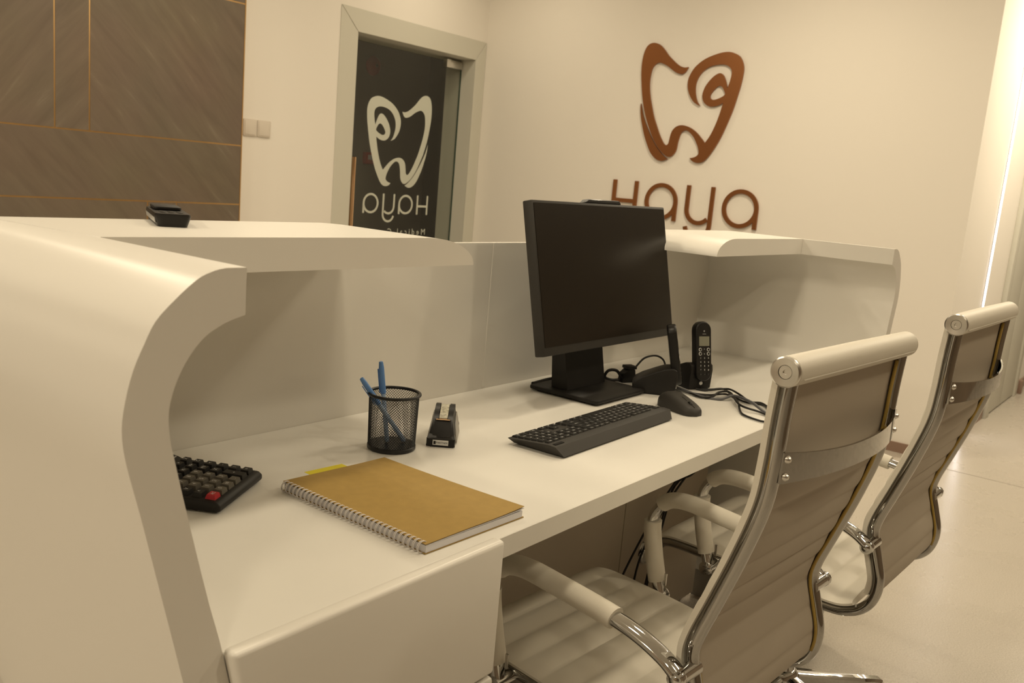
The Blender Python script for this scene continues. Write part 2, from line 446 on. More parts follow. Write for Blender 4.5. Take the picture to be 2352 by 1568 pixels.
gl = box('glass_leaf', (3.745 + ox, 4.788 + ox, 0.115, 0.125, 0.01, 1.975), GLASS, d1)
box('glass_edge', (4.7885 + ox, 4.7925 + ox, 0.1155, 0.1245, 0.01, 1.975), mat('glass_edge_green', (0.05, 0.09, 0.07), 0.2), d1)
pf = box('patch_fitting', (4.625 + ox, 4.787 + ox, 0.104, 0.136, 1.935, 1.985), STEEL, d1, 0.003)
box('fitting_cover', (4.625 + ox, 4.662 + ox, 0.100, 0.1035, 1.934, 1.986), STEEL, pf)
hd = tube('pull_handle', [(3.797 + ox, 0.05, 0.62), (3.797 + ox, 0.05, 1.285)], 0.0145, COPPER, d1, 16)
for z in (0.72, 1.19): tube('standoff', [(3.797 + ox, 0.065, z), (3.797 + ox, 0.114, z)], 0.007, COPPER, hd, 10)
LG = {}
LOGO_A = [(0.423,1.96),(0.399,1.958),(0.363,1.969),(0.325,1.995),(0.286,2.027),(0.258,2.057),(0.229,2.084),(0.202,2.097),(0.176,2.101),(0.152,2.095),(0.133,2.079),(0.12,2.049),(0.113,2.012),(0.111,1.969),(0.114,1.92),(0.122,1.868),(0.13,1.824),(0.142,1.771),(0.158,1.719),(0.178,1.666),(0.203,1.614),(0.234,1.557),(0.267,1.51),(0.295,1.48),(0.32,1.46),(0.344,1.446),(0.362,1.443),(0.379,1.449),(0.394,1.465),(0.404,1.488),(0.408,1.525),(0.414,1.556),(0.422,1.582),(0.434,1.595),(0.45,1.601),(0.469,1.597),(0.492,1.58),(0.512,1.56),(0.529,1.534),(0.543,1.509),(0.551,1.484),(0.551,1.467),(0.536,1.453),(0.518,1.446),(0.499,1.443),(0.512,1.43),(0.531,1.421),(0.552,1.418),(0.573,1.421),(0.594,1.433),(0.614,1.455),(0.636,1.488),(0.661,1.532),(0.686,1.587),(0.709,1.651),(0.732,1.722),(0.749,1.797),(0.762,1.862),(0.768,1.919),(0.767,1.956),(0.756,1.988),(0.737,2.015),(0.712,2.03),(0.679,2.04),(0.647,2.041),(0.611,2.035),(0.571,2.023),(0.531,2.007),(0.496,1.985),(0.466,1.958),(0.446,1.928),(0.433,1.895),(0.432,1.856),(0.441,1.823),(0.46,1.789),(0.488,1.759),(0.524,1.743),(0.504,1.768),(0.49,1.802),(0.483,1.836),(0.483,1.865),(0.491,1.895),(0.509,1.924),(0.534,1.947),(0.565,1.963),(0.601,1.971),(0.638,1.973),(0.666,1.967),(0.686,1.955),(0.698,1.936),(0.699,1.911),(0.693,1.874),(0.683,1.841),(0.675,1.866),(0.662,1.895),(0.649,1.915),(0.631,1.925),(0.613,1.921),(0.591,1.907),(0.567,1.882),(0.547,1.853),(0.535,1.819),(0.535,1.79),(0.546,1.765),(0.566,1.748),(0.587,1.74),(0.614,1.74),(0.641,1.747),(0.669,1.761),(0.662,1.729),(0.65,1.679),(0.634,1.628),(0.612,1.576),(0.585,1.533),(0.557,1.561),(0.525,1.59),(0.488,1.613),(0.452,1.626),(0.417,1.629),(0.389,1.62),(0.369,1.602),(0.359,1.58),(0.353,1.549),(0.349,1.522),(0.338,1.511),(0.323,1.514),(0.305,1.534),(0.28,1.572),(0.253,1.624),(0.228,1.676),(0.209,1.729),(0.192,1.781),(0.18,1.833),(0.175,1.877),(0.177,1.92),(0.185,1.955),(0.203,1.977),(0.227,1.987),(0.252,1.982),(0.29,1.965),(0.333,1.937),(0.364,1.924),(0.389,1.921),(0.405,1.93),(0.415,1.945)]
LOGO_H = [(0.674,1.808),(0.665,1.829),(0.653,1.847),(0.637,1.855),(0.622,1.851),(0.601,1.832),(0.586,1.81),(0.582,1.795),(0.589,1.783),(0.605,1.777),(0.627,1.781),(0.653,1.792)]
LOGO_B = [(0.132,1.749),(0.141,1.718),(0.159,1.67),(0.187,1.618),(0.219,1.566),(0.256,1.514),(0.292,1.476),(0.326,1.447),(0.354,1.43),(0.334,1.422),(0.315,1.417),(0.289,1.42),(0.262,1.435),(0.232,1.464),(0.206,1.507),(0.178,1.564),(0.154,1.63),(0.139,1.683),(0.133,1.723)]
def stroke_poly(pts, w):
    """flat ribbon outline of width w along an open polyline (u, v)"""
    L, Rr = [], []
    P = [Vector(p) for p in pts]
    for i, p in enumerate(P):
        t = (P[min(i + 1, len(P) - 1)] - P[max(i - 1, 0)]).normalized(); n = Vector((-t.y, t.x)) * w / 2
        L.append(tuple(p + n)); Rr.append(tuple(p - n))
    return L + Rr[::-1]
def arc(cx, cy, r, a0, a1, n=24): return [(cx + r * math.cos(R(a0 + (a1 - a0) * k / n)), cy + r * math.sin(R(a0 + (a1 - a0) * k / n))) for k in range(n + 1)]
def letters():
    """H a y a in wall metres: u rightwards, v up, baseline 1.068, top 1.287"""
    s = 0.024; out = []
    H = [(-0.005, 1.287), (-0.005, 1.068), (0.019, 1.068), (0.019, 1.152), (0.149, 1.152), (0.149, 1.068), (0.173, 1.068), (0.173, 1.287), (0.149, 1.287), (0.149, 1.176), (0.019, 1.176), (0.019, 1.287)]
    out.append((H, []))
    for cx in (0.340, 0.850):
        r = 0.110; cy = 1.177
        a0 = math.degrees(math.asin(-0.074 / r))
        # the bowl with a short stem at the right, as one outline with a round hole
        ol = [(cx + r, cy)] + arc(cx, cy, r, 0, 318, 44)[1:]
        ol += [(cx + r - s, cy - 0.068), (cx + r - s, 1.068), (cx + r, 1.068)]
        out.append((ol, [arc(cx, cy, r - s, 0, 360, 40)[:-1]]))
    u0, u1, yb = 0.516, 0.672, 1.150
    r = (u1 - u0) / 2
    bowl = [(u0, 1.287)] + arc((u0 + u1) / 2, yb, r, 180, 318, 20)
    out.append((stroke_poly(bowl, s), []))
    tail = [(u1, 1.287), (u1, 1.08)] + arc((u0 + u1) / 2 - 0.0, 1.062, r, 0, -168, 22)
    out.append((stroke_poly(tail, s), []))
    return out
LET = letters()
# ---- bronze sign on the right wall (u runs along -y)
ws = empty('wall_sign', (XL, 2.52, 1.55), 0, 'brown metal tooth emblem and lettering on the cream wall', 'sign')
def wsign(name, poly, holes=()):
    f = lambda l: [((3.0 - u) - 2.52, v - 1.55) for u, v in l]
    o = link(name, prism_me(f(poly), 'x', -0.015, -0.003, 0, 1, [f(h) for h in holes] or [] ) if holes else prism_me(f(poly), 'x', -0.015, -0.003), BRONZE, ws)
    return o
def smooth2(l, n=3): return [(p.x, p.y) for p in catmull([(u, v, 0) for u, v in l], n, True)]
def sharp_smooth(l, n=3, lim=62):
    """Catmull-Rom per run between sharp corners"""
    N = len(l); P = [Vector(p) for p in l]
    sh = [i for i in range(N) if (P[i] - P[i - 1]).angle(P[(i + 1) % N] - P[i], 0) > R(lim)]
    if not sh: return smooth2(l, n)
    out = []
    for a, i in enumerate(sh):
        j = sh[(a + 1) % len(sh)]
        run = [l[(i + k) % N] for k in range(((j - i - 1) % N) + 2)]
        c = catmull([(u, v, 0) for u, v in run], n)
        out += [(p.x, p.y) for p in c[:-1]]
    return out
TOOTH = sharp_smooth(LOGO_A); EYE = smooth2(LOGO_H); SLIV = sharp_smooth(LOGO_B)
wsign('tooth_emblem', TOOTH, [EYE]); wsign('emblem_sliver', SLIV)
for poly, holes in LET[:3] + []: wsign('letter', poly, holes)
ly = wsign('letter', LET[3][0]);
o = wsign('letter_tail', LET[4][0]); o.parent = ly
# ---- the same emblem as white film on the glass door, mirrored
def dfilm(name, poly, holes, fu):
    f = lambda l: [(fu(u, v)[0] + ox, fu(u, v)[1]) for u, v in l]
    return link(name, prism_me(f(poly), 'y', 0.1255, 0.1262, 0, 1, [f(h) for h in holes]), FILM, d1)
fe = lambda u, v: (4.535 - (u - 0.111) * 0.884, 1.12 + (v - 1.417) * 0.886)
fl = lambda u, v: (4.548 - (u - 0.007) * 0.618, 0.945 + (v - 1.068) * 0.584)
dfilm('film_tooth', TOOTH, [EYE], fe); dfilm('film_sliver', SLIV, [], fe)
for poly, holes in LET: dfilm('film_letter', poly, holes, fl)
me = text_me('Medical C', 0.058, 0.0003, True, 1.55)
w = max(v.co.x for v in me.vertices)
link('film_text', me, FILM, d1, loc=(4.546 - w + ox, 0.127, 0.827), rot=(R(90), 0, 0))

# ---- fire bell and call point in the hall
fb = empty('fire_bell', (5.23, 5.6, 2.04), 0, 'round red fire bell seen through the glass door', 'fire bell')
lathe('gong', [(0.0, -0.055), (0.02, -0.055), (0.055, -0.045), (0.072, -0.028), (0.078, -0.012), (0.074, -0.012)], REDB, fb, 32, 'y')
lathe('hub', [(0.0, -0.064), (0.010, -0.062), (0.013, -0.0555)], STEEL, fb, 16, 'y')
box('mount', (-0.03, 0.03, -0.0115, 0.0, -0.03, 0.03), BLACKP, fb)
cp = empty('fire_call_point', (5.225, 5.6, 1.305), 0, 'square red fire call point below the bell', 'call point')
box('housing', (-0.048, 0.048, -0.045, 0, -0.048, 0.048), REDB, cp, 0.006)
box('window', (-0.026, 0.026, -0.0475, -0.0455, -0.012, 0.026), PAPER, cp)

# ---- downlights
DL_WHERE = ['added unseen to brighten the curved desk end', 'left of the chairs near the curved desk end', 'above the near half of the worktop', 'above the far half of the worktop', 'behind the nearer chair', 'behind the farther chair', 'at the mouth of the corridor', 'beside the vertical light strip', 'beside the corridor door',
            'near the left end of the stone cladding', 'in front of the near half of the desk', 'in front of the far half of the desk', 'facing the brown tooth sign', 'washing the middle of the stone cladding', 'washing the right end of the stone cladding', 'above the glass door']
for i, (x, y, wt) in enumerate(DOWNLIGHTS):
    dl = empty('downlight', (x, y, CEIL), 0, 'round recessed ceiling downlight ' + DL_WHERE[i], 'downlight', 'ceiling downlights')
    lathe('rim', [(0.106, -0.002), (0.108, -0.008), (0.118, -0.007), (0.122, 0.0)], mat('lamp_rim', (0.8, 0.8, 0.8), 0.4), dl, 28)
    lathe('lens', [(0.0, -0.003), (0.105, -0.003), (0.105, -0.0005)], LAMPM, dl, 28)
    ld = bpy.data.lights.new('downlight_lamp', 'AREA'); ld.shape = 'DISK'; ld.size = 0.21; ld.energy = wt * 0.90; ld.color = WARM
    lo = bpy.data.objects.new('lamp', ld); COL.objects.link(lo); lo.parent = dl; lo.location = (0, 0, -0.03)

# ================================================================== RECEPTION DESK
ZT, ZB, WT = 1.131, 1.087, 0.75
XN, XF, YF = 0.504, 2.635, 0.95           # tip lines of the two wings and of the counter
# outer C profile: (wing offset, front offset, z)
PROF = [(0.0, 0.0, ZT), (0.022, 0.225, ZT), (0.038, 0.262, 1.1275), (0.052, 0.288, 1.121), (0.073, 0.318, 1.104), (0.090, 0.342, ZB), (0.100, 0.357, 1.068), (0.109, 0.370, 1.048), (0.116, 0.381, 1.022),
        (0.119, 0.386, 0.996), (0.115, 0.383, 0.967), (0.102, 0.376, 0.919), (0.085, 0.366, 0.853), (0.056, 0.349, 0.739), (0.018, 0.318, 0.58), (-0.022, 0.282, 0.41), (-0.062, 0.242, 0.24), (-0.098, 0.207, 0.09)]
PS = [(v.x, v.y, min(v.z, ZT)) for v in catmull(PROF, 3)]
INN = [(0.0, ZB), (0.021, 1.081), (0.043, 1.069), (0.060, 1.049), (0.071, 1.027), (0.076, 1.004), (0.074, 0.980), (0.070, 0.963), (0.056, 0.907), (0.031, 0.813), (0.012, 0.747), (-0.028, 0.58), (-0.068, 0.41), (-0.108, 0.24), (-0.142, 0.09)]
IS = [(v[0], v[2]) for v in catmull([(a, 0, b) for a, b in INN], 4)]
desk = empty('reception_desk', (1.57, 1.0, 0), 0, 'white curved reception desk with raised counter around the worktop', 'reception desk')
dx, dy = -1.57, -1.0
def wing(xt, sgn):
    rings = []
    for st in (0, 0.35, 1):
        ring = []
        for (de, df, z) in PS:
            y1 = YF + df
            ring.append((xt + sgn * de + dx, 0.69 * (1 - st) + y1 * st + dy, z))
        for (di, z) in IS[::-1]:
            ring.append((xt + sgn * di + dx, 0.69 * (1 - st) + (1.285 if z > 0.68 else 1.285 - (0.68 - z) * 0.30) * st + dy, z))
        rings.append(ring)
    return loft_me(rings)
nearw = link('end_panel', wing(XN, -1), WHITE, desk, smooth=35)
farw = link('end_panel', wing(XF, 1), WHITE, desk, smooth=35)
# fascia tip strip on the far wing and the near wing
# front panel below the counter (two halves with a joint)
low = [p for p in PS if p[2] <= ZB + 0.0005]
def front_half(x0, x1, m0, m1):
    rings = []
    for xe, mit in ((x0, m0), (x1, m1)):
        ring = []
        for (de, df, z) in low:
            x = xe if mit == 0 else (XN - de if mit < 0 else XF + de)
            ring.append((x + dx, YF + df + dy, z))
        inner = [(1.273, ZB), (1.273, 0.74), (1.236, 0.58), (1.198, 0.41), (1.158, 0.24), (1.12, 0.09)]
        for (y, z) in inner[::-1]:
            x = xe if mit == 0 else (XN - 0.085 if mit < 0 else XF + 0.085)
            x = xe if mit == 0 else x + (0.20 if z < 0.65 else 0) * (1 if mit < 0 else -1)
            ring.append((x + dx, y + dy, z))
        rings.append(ring)
    return loft_me(rings)
fp1 = link('front_panel', front_half(0, 1.5876, -1, 0), FASCIA, desk, smooth=35)
fp2 = link('front_panel', front_half(1.5884, 0, 0, 1), FASCIA, desk, smooth=35)
box('joint_strip', (1.5868 + dx, 1.5892 + dx, 1.2722 + dy, 1.2731 + dy, WT + 0.001, ZB), WHITE, desk)
# counter slabs with rounded ends
top = [p for p in PS if p[2] >= ZB - 0.0005]
def counter(xs, xe, mit, rnd):
    """from the mitre at the wing to the rounded end xe; rounding starts at xs"""
    rings = []
    stn = [(None, 1.0), (xs, 1.0)] + [(xs + (xe - xs) * math.sin(R(a)), max(0.03, math.cos(R(a)))) for a in (12, 24, 36, 48, 60, 70, 78, 84, 88)] + [(xe, 0.02)]
    for x, k in stn:
        ring = []
        for (de, df, z) in top:
            xx = x if x is not None else (XN - de if mit < 0 else XF + de)
            ring.append((xx + dx, YF + df + dy, ZB + 0.0004 + (z - ZB) * k))
        xx = x if x is not None else (XN if mit < 0 else XF)
        ring.append((xx + dx, YF + dy, ZB + 0.0002))
        rings.append(ring)
    return loft_me(rings)
ct1 = link('counter_top', counter(1.024, 1.136, -1, 0), WHITE, desk, smooth=35)
ct2 = link('counter_top', counter(2.165, 2.060, 1, 0), WHITE, desk, smooth=35)
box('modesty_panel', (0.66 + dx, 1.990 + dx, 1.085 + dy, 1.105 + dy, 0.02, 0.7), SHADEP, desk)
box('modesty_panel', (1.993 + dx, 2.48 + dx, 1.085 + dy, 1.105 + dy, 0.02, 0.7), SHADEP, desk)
lathe('cable_grommet', [(0.018, -0.003), (0.026, -0.008), (0.034, -0.006), (0.037, 0.0)], CHROME, desk, 28, 'y', loc=(2.127 + dx, 1.0845 + dy, 0.255))
box('plinth', (0.69 + dx, 2.45 + dx, 1.108 + dy, 1.14 + dy, 0.0, 0.088), mat('plinth_grey', (0.3, 0.29, 0.27), 0.5), desk)
box('plinth', (0.605 + dx, 0.64 + dx, 0.71 + dy, 1.10 + dy, 0.0, 0.088), MATS['plinth_grey'], desk)
box('plinth', (2.50 + dx, 2.535 + dx, 0.71 + dy, 1.10 + dy, 0.0, 0.088), MATS['plinth_grey'], desk)
wk = link('worktop', prism_me([(0.503, 0.7165), (2.633, 0.7165), (2.642, WT), (0.494, WT)], 'y', 0.693, 1.272, 0.0012, 1), WHITE_LAM)
tag(wk, 'long white worktop carrying computer, keyboard and notebook', 'worktop')
# ---- drawer pedestal
pd = empty('drawer_pedestal', (0.73, 0.9, 0), 0, 'white drawer pedestal under the near end of the worktop', 'drawer unit')
px, py = -0.73, -0.9
link('carcass', prism_me([(0.665 + px, 0.06), (0.915 + px, 0.06), (0.915 + px, 0.714), (0.515 + px, 0.714), (0.535 + px, 0.62)], 'y', 0.70 + py, 1.08 + py), WHITE_LAM, pd)
zz = [(0.565, 0.7585), (0.37, 0.56), (0.065, 0.365)]
for i, (z0, z1) in enumerate(zz):
    xl = 0.489 if i == 0 else (0.565 if i == 1 else 0.648)
    xb = 0.533 if i == 0 else (0.60 if i == 1 else 0.668)
    f = link('drawer_front', prism_me([(xb + px, z0), (0.914 + px, z0), (0.914 + px, z1), (xl + px, z1)], 'y', 0.671 + py, 0.6915 + py, 0.006, 3), WHITE, pd, smooth=40)
box('foot', (0.72 + px, 0.76 + px, 0.75 + py, 0.79 + py, 0, 0.0595), BLACKP, pd); box('foot', (0.85 + px, 0.89 + px, 0.75 + py, 0.79 + py, 0, 0.0595), BLACKP, pd)
box('foot', (0.72 + px, 0.76 + px, 1.0 + py, 1.04 + py, 0, 0.0595), BLACKP, pd); box('foot', (0.85 + px, 0.89 + px, 1.0 + py, 1.04 + py, 0, 0.0595), BLACKP, pd)

# ================================================================== THINGS ON THE DESK
# ---- all-in-one computer
pc = empty('computer', (1.784, 1.108, WT), 0, 'black all-in-one computer with large blank screen on the worktop', 'computer')
link('base_plate', prism_me(rounded(0.222, 0.192, 0.012), 'z', 0.004, 0.013, 0.003, 2), BLACKM, pc, smooth=40)
for sx in (-1, 1):
    for sy in (-1, 1): lathe('rubber_foot', [(0.008, 0.0), (0.008, 0.0038)], BLACKP, pc, 12, loc=(sx * 0.09, sy * 0.075, 0))
link('neck', loft_me([[(x * 0.081, y, 0.0132) for x, y in ((-1, 0.005), (1, 0.005), (1, 0.05), (-1, 0.05))],
                      [(x * 0.081, y, 0.10) for x, y in ((-1, 0.022), (1, 0.022), (1, 0.058), (-1, 0.058))],
                      [(x * 0.081, y, 0.20) for x, y in ((-1, 0.04), (1, 0.04), (1, 0.07), (-1, 0.07))]]), BLACKM, pc)
tilt = R(-12.0)
sc = bpy.data.objects.new('display', None)  # placeholder replaced below
bpy.data.objects.remove(sc)
SW, SH = 0.570, 0.327
def scr(name, me, m, parent, smooth=False):
    me.transform(Matrix.Translation((0.007, -0.058, 0.124)) @ Matrix.Rotation(tilt, 4, 'X'))
    return link(name, me, m, parent, smooth)
disp = scr('display', prism_me([(-SW / 2, 0), (SW / 2, 0), (SW / 2, SH), (-SW / 2, SH)], 'y', 0.0, 0.024, 0.003, 2), DARKG, pc, 40)
scr('display_glass', box_me(-SW / 2 + 0.006, SW / 2 - 0.006, -0.0012, -0.0001, 0.019, SH - 0.006), SCREEN, disp)
scr('rear_shell', prism_me([(-0.22, 0.04), (0.22, 0.04), (0.20, 0.26), (-0.20, 0.26)], 'y', 0.0242, 0.045, 0.006, 2), BLACKM, disp, 40)
scr('webcam', prism_me([(-0.082, SH + 0.0004), (0.078, SH + 0.0004), (0.068, SH + 0.009), (-0.066, SH + 0.009)], 'y', 0.001, 0.02, 0.002, 1), BLACKP, disp, 40)
scr('camera_lens', lathe_me([(0.0, -0.0002), (0.0025, -0.0002), (0.0025, 0.0009)], 12, 'y'), GREYS, disp) if False else None
bpy.context.view_layer.update()

# ---- keyboard (turned round so that its back edge faces the chairs)
KU = 0.0191
kb = empty('keyboard', (1.508, 0.905, WT), R(180 + 1.2), 'dark full-size keyboard lying turned round before the computer', 'keyboard')
kyz = [(-0.059, 0.013, 0.2235), (0.032, 0.0215, 0.2235), (0.047, 0.0205, 0.2235), (0.0595, 0.003, 0.2115), (-0.052, 0.003, 0.2115)]
link('case', loft_me([[(-hx, y, z) for (y, z, hx) in kyz], [(hx, y, z) for (y, z, hx) in kyz]]), DARKG, kb, 20)
for sx in (-1, 1):
    for y in (-0.045, 0.05): box('rubber_foot', (sx * 0.19 - 0.012, sx * 0.19 + 0.012, y - 0.004, y + 0.004, 0, 0.0032), BLACKP, kb)
ktilt = math.atan2(0.0215 - 0.013, 0.091)
def ktop(y): return 0.013 + (y + 0.059) * math.tan(ktilt)
rowy = [-0.0505, -0.0362, -0.0219, -0.0076, 0.0067, 0.0212]
rowd = [0.0143] * 5 + [0.0115]
K0 = -0.2145
L = []
def row(r, x, items):
    for it in items:
        if isinstance(it, tuple): s, w = it
        else: s, w = it, 1.0
        if s is not None: L.append((r, x, w, s))
        x += w
row(5, 0, ['Esc', (None, 1), 'F1', 'F2', 'F3', 'F4', (None, .5), 'F5', 'F6', 'F7', 'F8', (None, .5), 'F9', 'F10', 'F11', 'F12', (None, .25), 'Prt', 'Scr', 'Pau', (None, .25), 'M1', 'M2', 'M3', 'M4'])
row(4, 0, list('`1234567890-=') + [('Back', 2), (None, .25), 'Ins', 'Hm', 'PU', (None, .25), 'Num', '/', '*', '-'])
row(3, 0, [('Tab', 1.5)] + list('QWERTYUIOP[]') + [('\\', 1.5), (None, .25), 'Del', 'End', 'PD', (None, .25), '7', '8', '9'])
row(2, 0, [('Caps', 1.75)] + list("ASDFGHJKL;'") + [('Enter', 2.25), (None, 3.5), '4', '5', '6'])
row(1, 0, [('Shift', 2.25)] + list('ZXCVBNM,./') + [('Shift', 2.75), (None, 1.25), '^', (None, 1.25), '1', '2', '3'])
row(0, 0, [('Ctrl', 1.25), ('Win', 1.25), ('Alt', 1.25), (None, 0), (' ', 6.25), ('Alt', 1.25), ('Fn', 1.25), ('Mn', 1.25), ('Ctrl', 1.25), (None, .25), '<', 'v', '>', (None, .25), ('0', 2), '.'])
L.append((3, 21.5, 1, '+')); L.append((1, 21.5, 1, 'Ent')); L.append((2, 21.5, 1, '+')); L.append((0, 21.5, 1, 'E'))
KC = {}
def key_me(w, d, h):
    k = (round(w, 5), round(d, 5))
    if k not in KC:
        x, y = w / 2, d / 2; i = 0.0011
        vs = [(-x, -y, 0), (x, -y, 0), (x, y, 0), (-x, y, 0), (-x + i, -y + i, h), (x - i, -y + i, h), (x - i, y - i, h), (-x + i, y - i, h)]
        KC[k] = pyd(vs, [(0, 1, 2, 3), (4, 5, 6, 7), (0, 1, 5, 4), (1, 2, 6, 5), (2, 3, 7, 6), (3, 0, 4, 7)])
    return KC[k]
for (r, x, w, s) in L:
    cx = K0 + (x + w / 2) * KU; cy = rowy[r]
    k = link('key', key_me(w * KU - 0.0021, rowd[r] - 0.0021, 0.0028), KEYM, kb, loc=(cx, cy, ktop(cy) + 0.0002), rot=(ktilt, 0, 0))
    if s.strip():
        sz = 0.0078 if len(s) == 1 else 0.0050
        link('legend', text_me(s, sz), LEGEND, k, loc=(-min(0.002, w * KU / 5), 0.0012, 0.00292))
box('indicator_window', (0.186, 0.214, 0.034, 0.041, 0.0206, 0.0222), BLACKP, kb)

# ---- mouse
def mouse_me(Lm, Wm, Hm, z0, n=22, mm=15, grow=0.0, u0=0.0, u1=1.0, full=True):
    rings = []
    for i in range(n + 1):
        u = u0 + (u1 - u0) * i / n
        t = 2 * u - 1
        w = Wm / 2 * max(0.0, 1 - abs(t) ** 4.5) ** 0.42 * (0.94 - 0.06 * t) + 0.0004
        hr_ = (1 - max(0.0, (0.30 - u) / 0.30) ** 2.6) ** 0.6 if u < 0.30 else 1 - 0.62 * ((u - 0.30) / 0.70) ** 1.35
        if u > 0.9: hr_ *= max(0.08, 1 - ((u - 0.9) / 0.1) ** 3 * 0.75)
        h = Hm * max(0.06, hr_)
        ring = []
        for k in range(mm + 1):
            a = math.pi * k / mm
            c, s_ = math.cos(a), math.sin(a)
            ring.append((w * math.copysign(abs(c) ** 0.62, c) * (1 + grow), -Lm / 2 + Lm * u, z0 + (h + grow * 0.02) * abs(s_) ** 0.55))
        rings.append(ring)
    return rings
ms = empty('mouse', (1.823, 0.885, WT), R(157), 'dark grey computer mouse beside the keyboard', 'mouse')
link('body', loft_me([r for r in mouse_me(0.120, 0.062, 0.036, 0.001)]), DARKG, ms, smooth=60)
link('scroll_wheel', lathe_me([(0.0, -0.003), (0.008, -0.003), (0.0095, -0.001), (0.0095, 0.001), (0.008, 0.003), (0.0, 0.003)], 20, 'x'), BLACKP, ms, 40, loc=(0, 0.032, 0.0185))
def mtop(y):
    u = (y + 0.06) / 0.12
    return 0.001 + 0.036 * (1 - 0.62 * max(0, (u - 0.30) / 0.70) ** 1.35)
for y0, y1 in ((0.004, 0.021), (0.043, 0.050)):
    tube('button_seam', [(0, y, mtop(y)) for y in (y0, (y0 + y1) / 2, y1)], 0.0008, BLACKP, ms, 6)

# ---- cordless phones
def phone(loc, rz, label):
    p = empty('cordless_phone', loc, rz, label, 'phone', 'cordless phones on the worktop')
    # cradle: side profile (y, z), front at -y
    prof = [(-0.034, 0.003), (-0.037, 0.050), (-0.034, 0.064), (-0.026, 0.068), (-0.008, 0.066), (0.012, 0.058), (0.045, 0.043), (0.062, 0.032), (0.068, 0.022), (0.068, 0.008), (0.064, 0.003)]
    link('cradle', prism_me(prof, 'x', -0.034, 0.034, 0.006, 3), BLACKM, p, 40)
    box('cradle_foot', (-0.03, 0.03, -0.03, 0.06, 0.0, 0.0028), BLACKP, p)
    lathe('cradle_button', [(0.0, 0.002), (0.004, 0.0018), (0.005, 0.0)], LEGEND, p, 14, loc=(0.0, -0.0372, 0.018), rot=(R(90), 0, 0))
    h = link('handset', prism_me(rounded(0.047, 0.150, 0.0225, 8, 0, 0.075), 'y', -0.011, 0.011, 0.004, 3), BLACKP, p, 40, loc=(0, -0.040, 0.024), rot=(R(-12), 0, 0))
    f = -0.0112
    box('handset_screen', (-0.0155, 0.0155, f - 0.0006, f + 0.0002, 0.088, 0.112), LCD, h)
    link('handset_print', text_me('o', 0.008), LEGEND, h, loc=(0, f - 0.0004, 0.126), rot=(R(90), 0, 0))
    link('handset_print', text_me('-----', 0.007), LEGEND, h, loc=(0, f - 0.0004, 0.1185), rot=(R(90), 0, 0))
    for i, x in enumerate((-0.0125, 0.0125)):
        for j, z in enumerate((0.079, 0.0685)):
            b = lathe('round_button', [(0.0032, -0.0008), (0.0042, -0.0009), (0.0044, 0.0)], LEGEND, h, 18, 'y', loc=(x, f, z))
            lathe('button_centre', [(0.0, -0.0012), (0.0031, -0.0012), (0.0031, 0.0)], KEYM, b, 14, 'y')
    for z, c in ((0.079, '^'), (0.0685, 'v')): link('handset_print', text_me(c, 0.007), LEGEND, h, loc=(0, f - 0.0004, z), rot=(R(90), 0, 0))
    for r, ks in enumerate(('123', '456', '789', '*0#', '...')):
        for c, ch in enumerate(ks):
            kx, kz = (c - 1) * 0.0118, 0.0575 - r * 0.0098
            kk = box('phone_key', (kx - 0.0045, kx + 0.0045, f - 0.0009, f + 0.0003, kz - 0.0033, kz + 0.0033), KEYM, h)
            link('legend', text_me(ch, 0.0058), LEGEND, kk, loc=(kx, f - 0.00105, kz), rot=(R(90), 0, 0))
    return p
phone((1.940, 1.000, WT), R(31), 'black cordless phone seen edge-on beside the computer screen')
phone((2.080, 0.985, WT), R(-27), 'black cordless phone facing forward with keypad and display showing')

# ---- power plug with strap between computer and phone
ad = empty('power_adapter', (1.972, 1.112, WT), R(-25), 'small black power plug with tied cable behind the phone', 'power adapter')
link('plug_body', prism_me([(-0.022, 0.0), (0.020, 0.0), (0.015, 0.034), (-0.006, 0.034), (-0.018, 0.024)], 'y', -0.012, 0.012, 0.002, 2), BLACKP, ad, 40)
box('strap', (-0.010, 0.018, -0.014, 0.014, 0.0345, 0.043), BLACKM, ad, 0.002)
tube('cable_loop', catmull([(-0.018, 0, 0.012), (-0.035, 0, 0.030), (-0.058, 0.002, 0.030), (-0.066, 0.004, 0.014), (-0.048, 0.0, 0.006), (-0.0225, 0, 0.006)], 5), 0.004, BLACKP, ad, 8)

# ---- pen cup
pc2 = empty('pen_cup', (1.097, 1.073, WT), 0, 'black wire mesh pen cup holding two blue pens', 'pen cup')
lathe('cup_base', [(0.0, 0.001), (0.040, 0.0), (0.0425, 0.002), (0.0425, 0.007), (0.0405, 0.009), (0.0, 0.0085)], MESHM, pc2, 48)
rim = [(0.0445 * math.cos(a), 0.0445 * math.sin(a), 0.0985) for a in [2 * math.pi * k / 48 for k in range(48)]]
tube('rim', rim, 0.0028, MESHM, pc2, 10, closed=True)
verts = []; faces = []
NH, NS = 56, 37
for sgn in (1, -1):
    for hI in range(NH):
        for k in range(NS + 1):
            z = 0.007 + 0.091 * k / NS; r = 0.0410 + 0.0022 * k / NS
            # zigzag strands: expanded metal
            a = 2 * math.pi * (hI + (0.5 * (k % 2)) * sgn) / NH
            ca, sa = math.cos(a), math.sin(a); d = 0.00056; da = d / r
            b = len(verts)
            for (rr, aa, zz_) in ((r + d, a, z), (r, a + da, z), (r - d, a, z), (r, a - da, z)):
                verts.append((rr * math.cos(aa), rr * math.sin(aa), zz_))
            if k:
                for q in range(4): faces.append((b - 4 + q, b - 4 + (q + 1) % 4, b + (q + 1) % 4, b + q))
me = bpy.data.meshes.new('mesh_wall'); me.from_pydata(verts, [], faces)
o = link('mesh_wall', me, MESHM, pc2); o['kind'] = 'stuff'
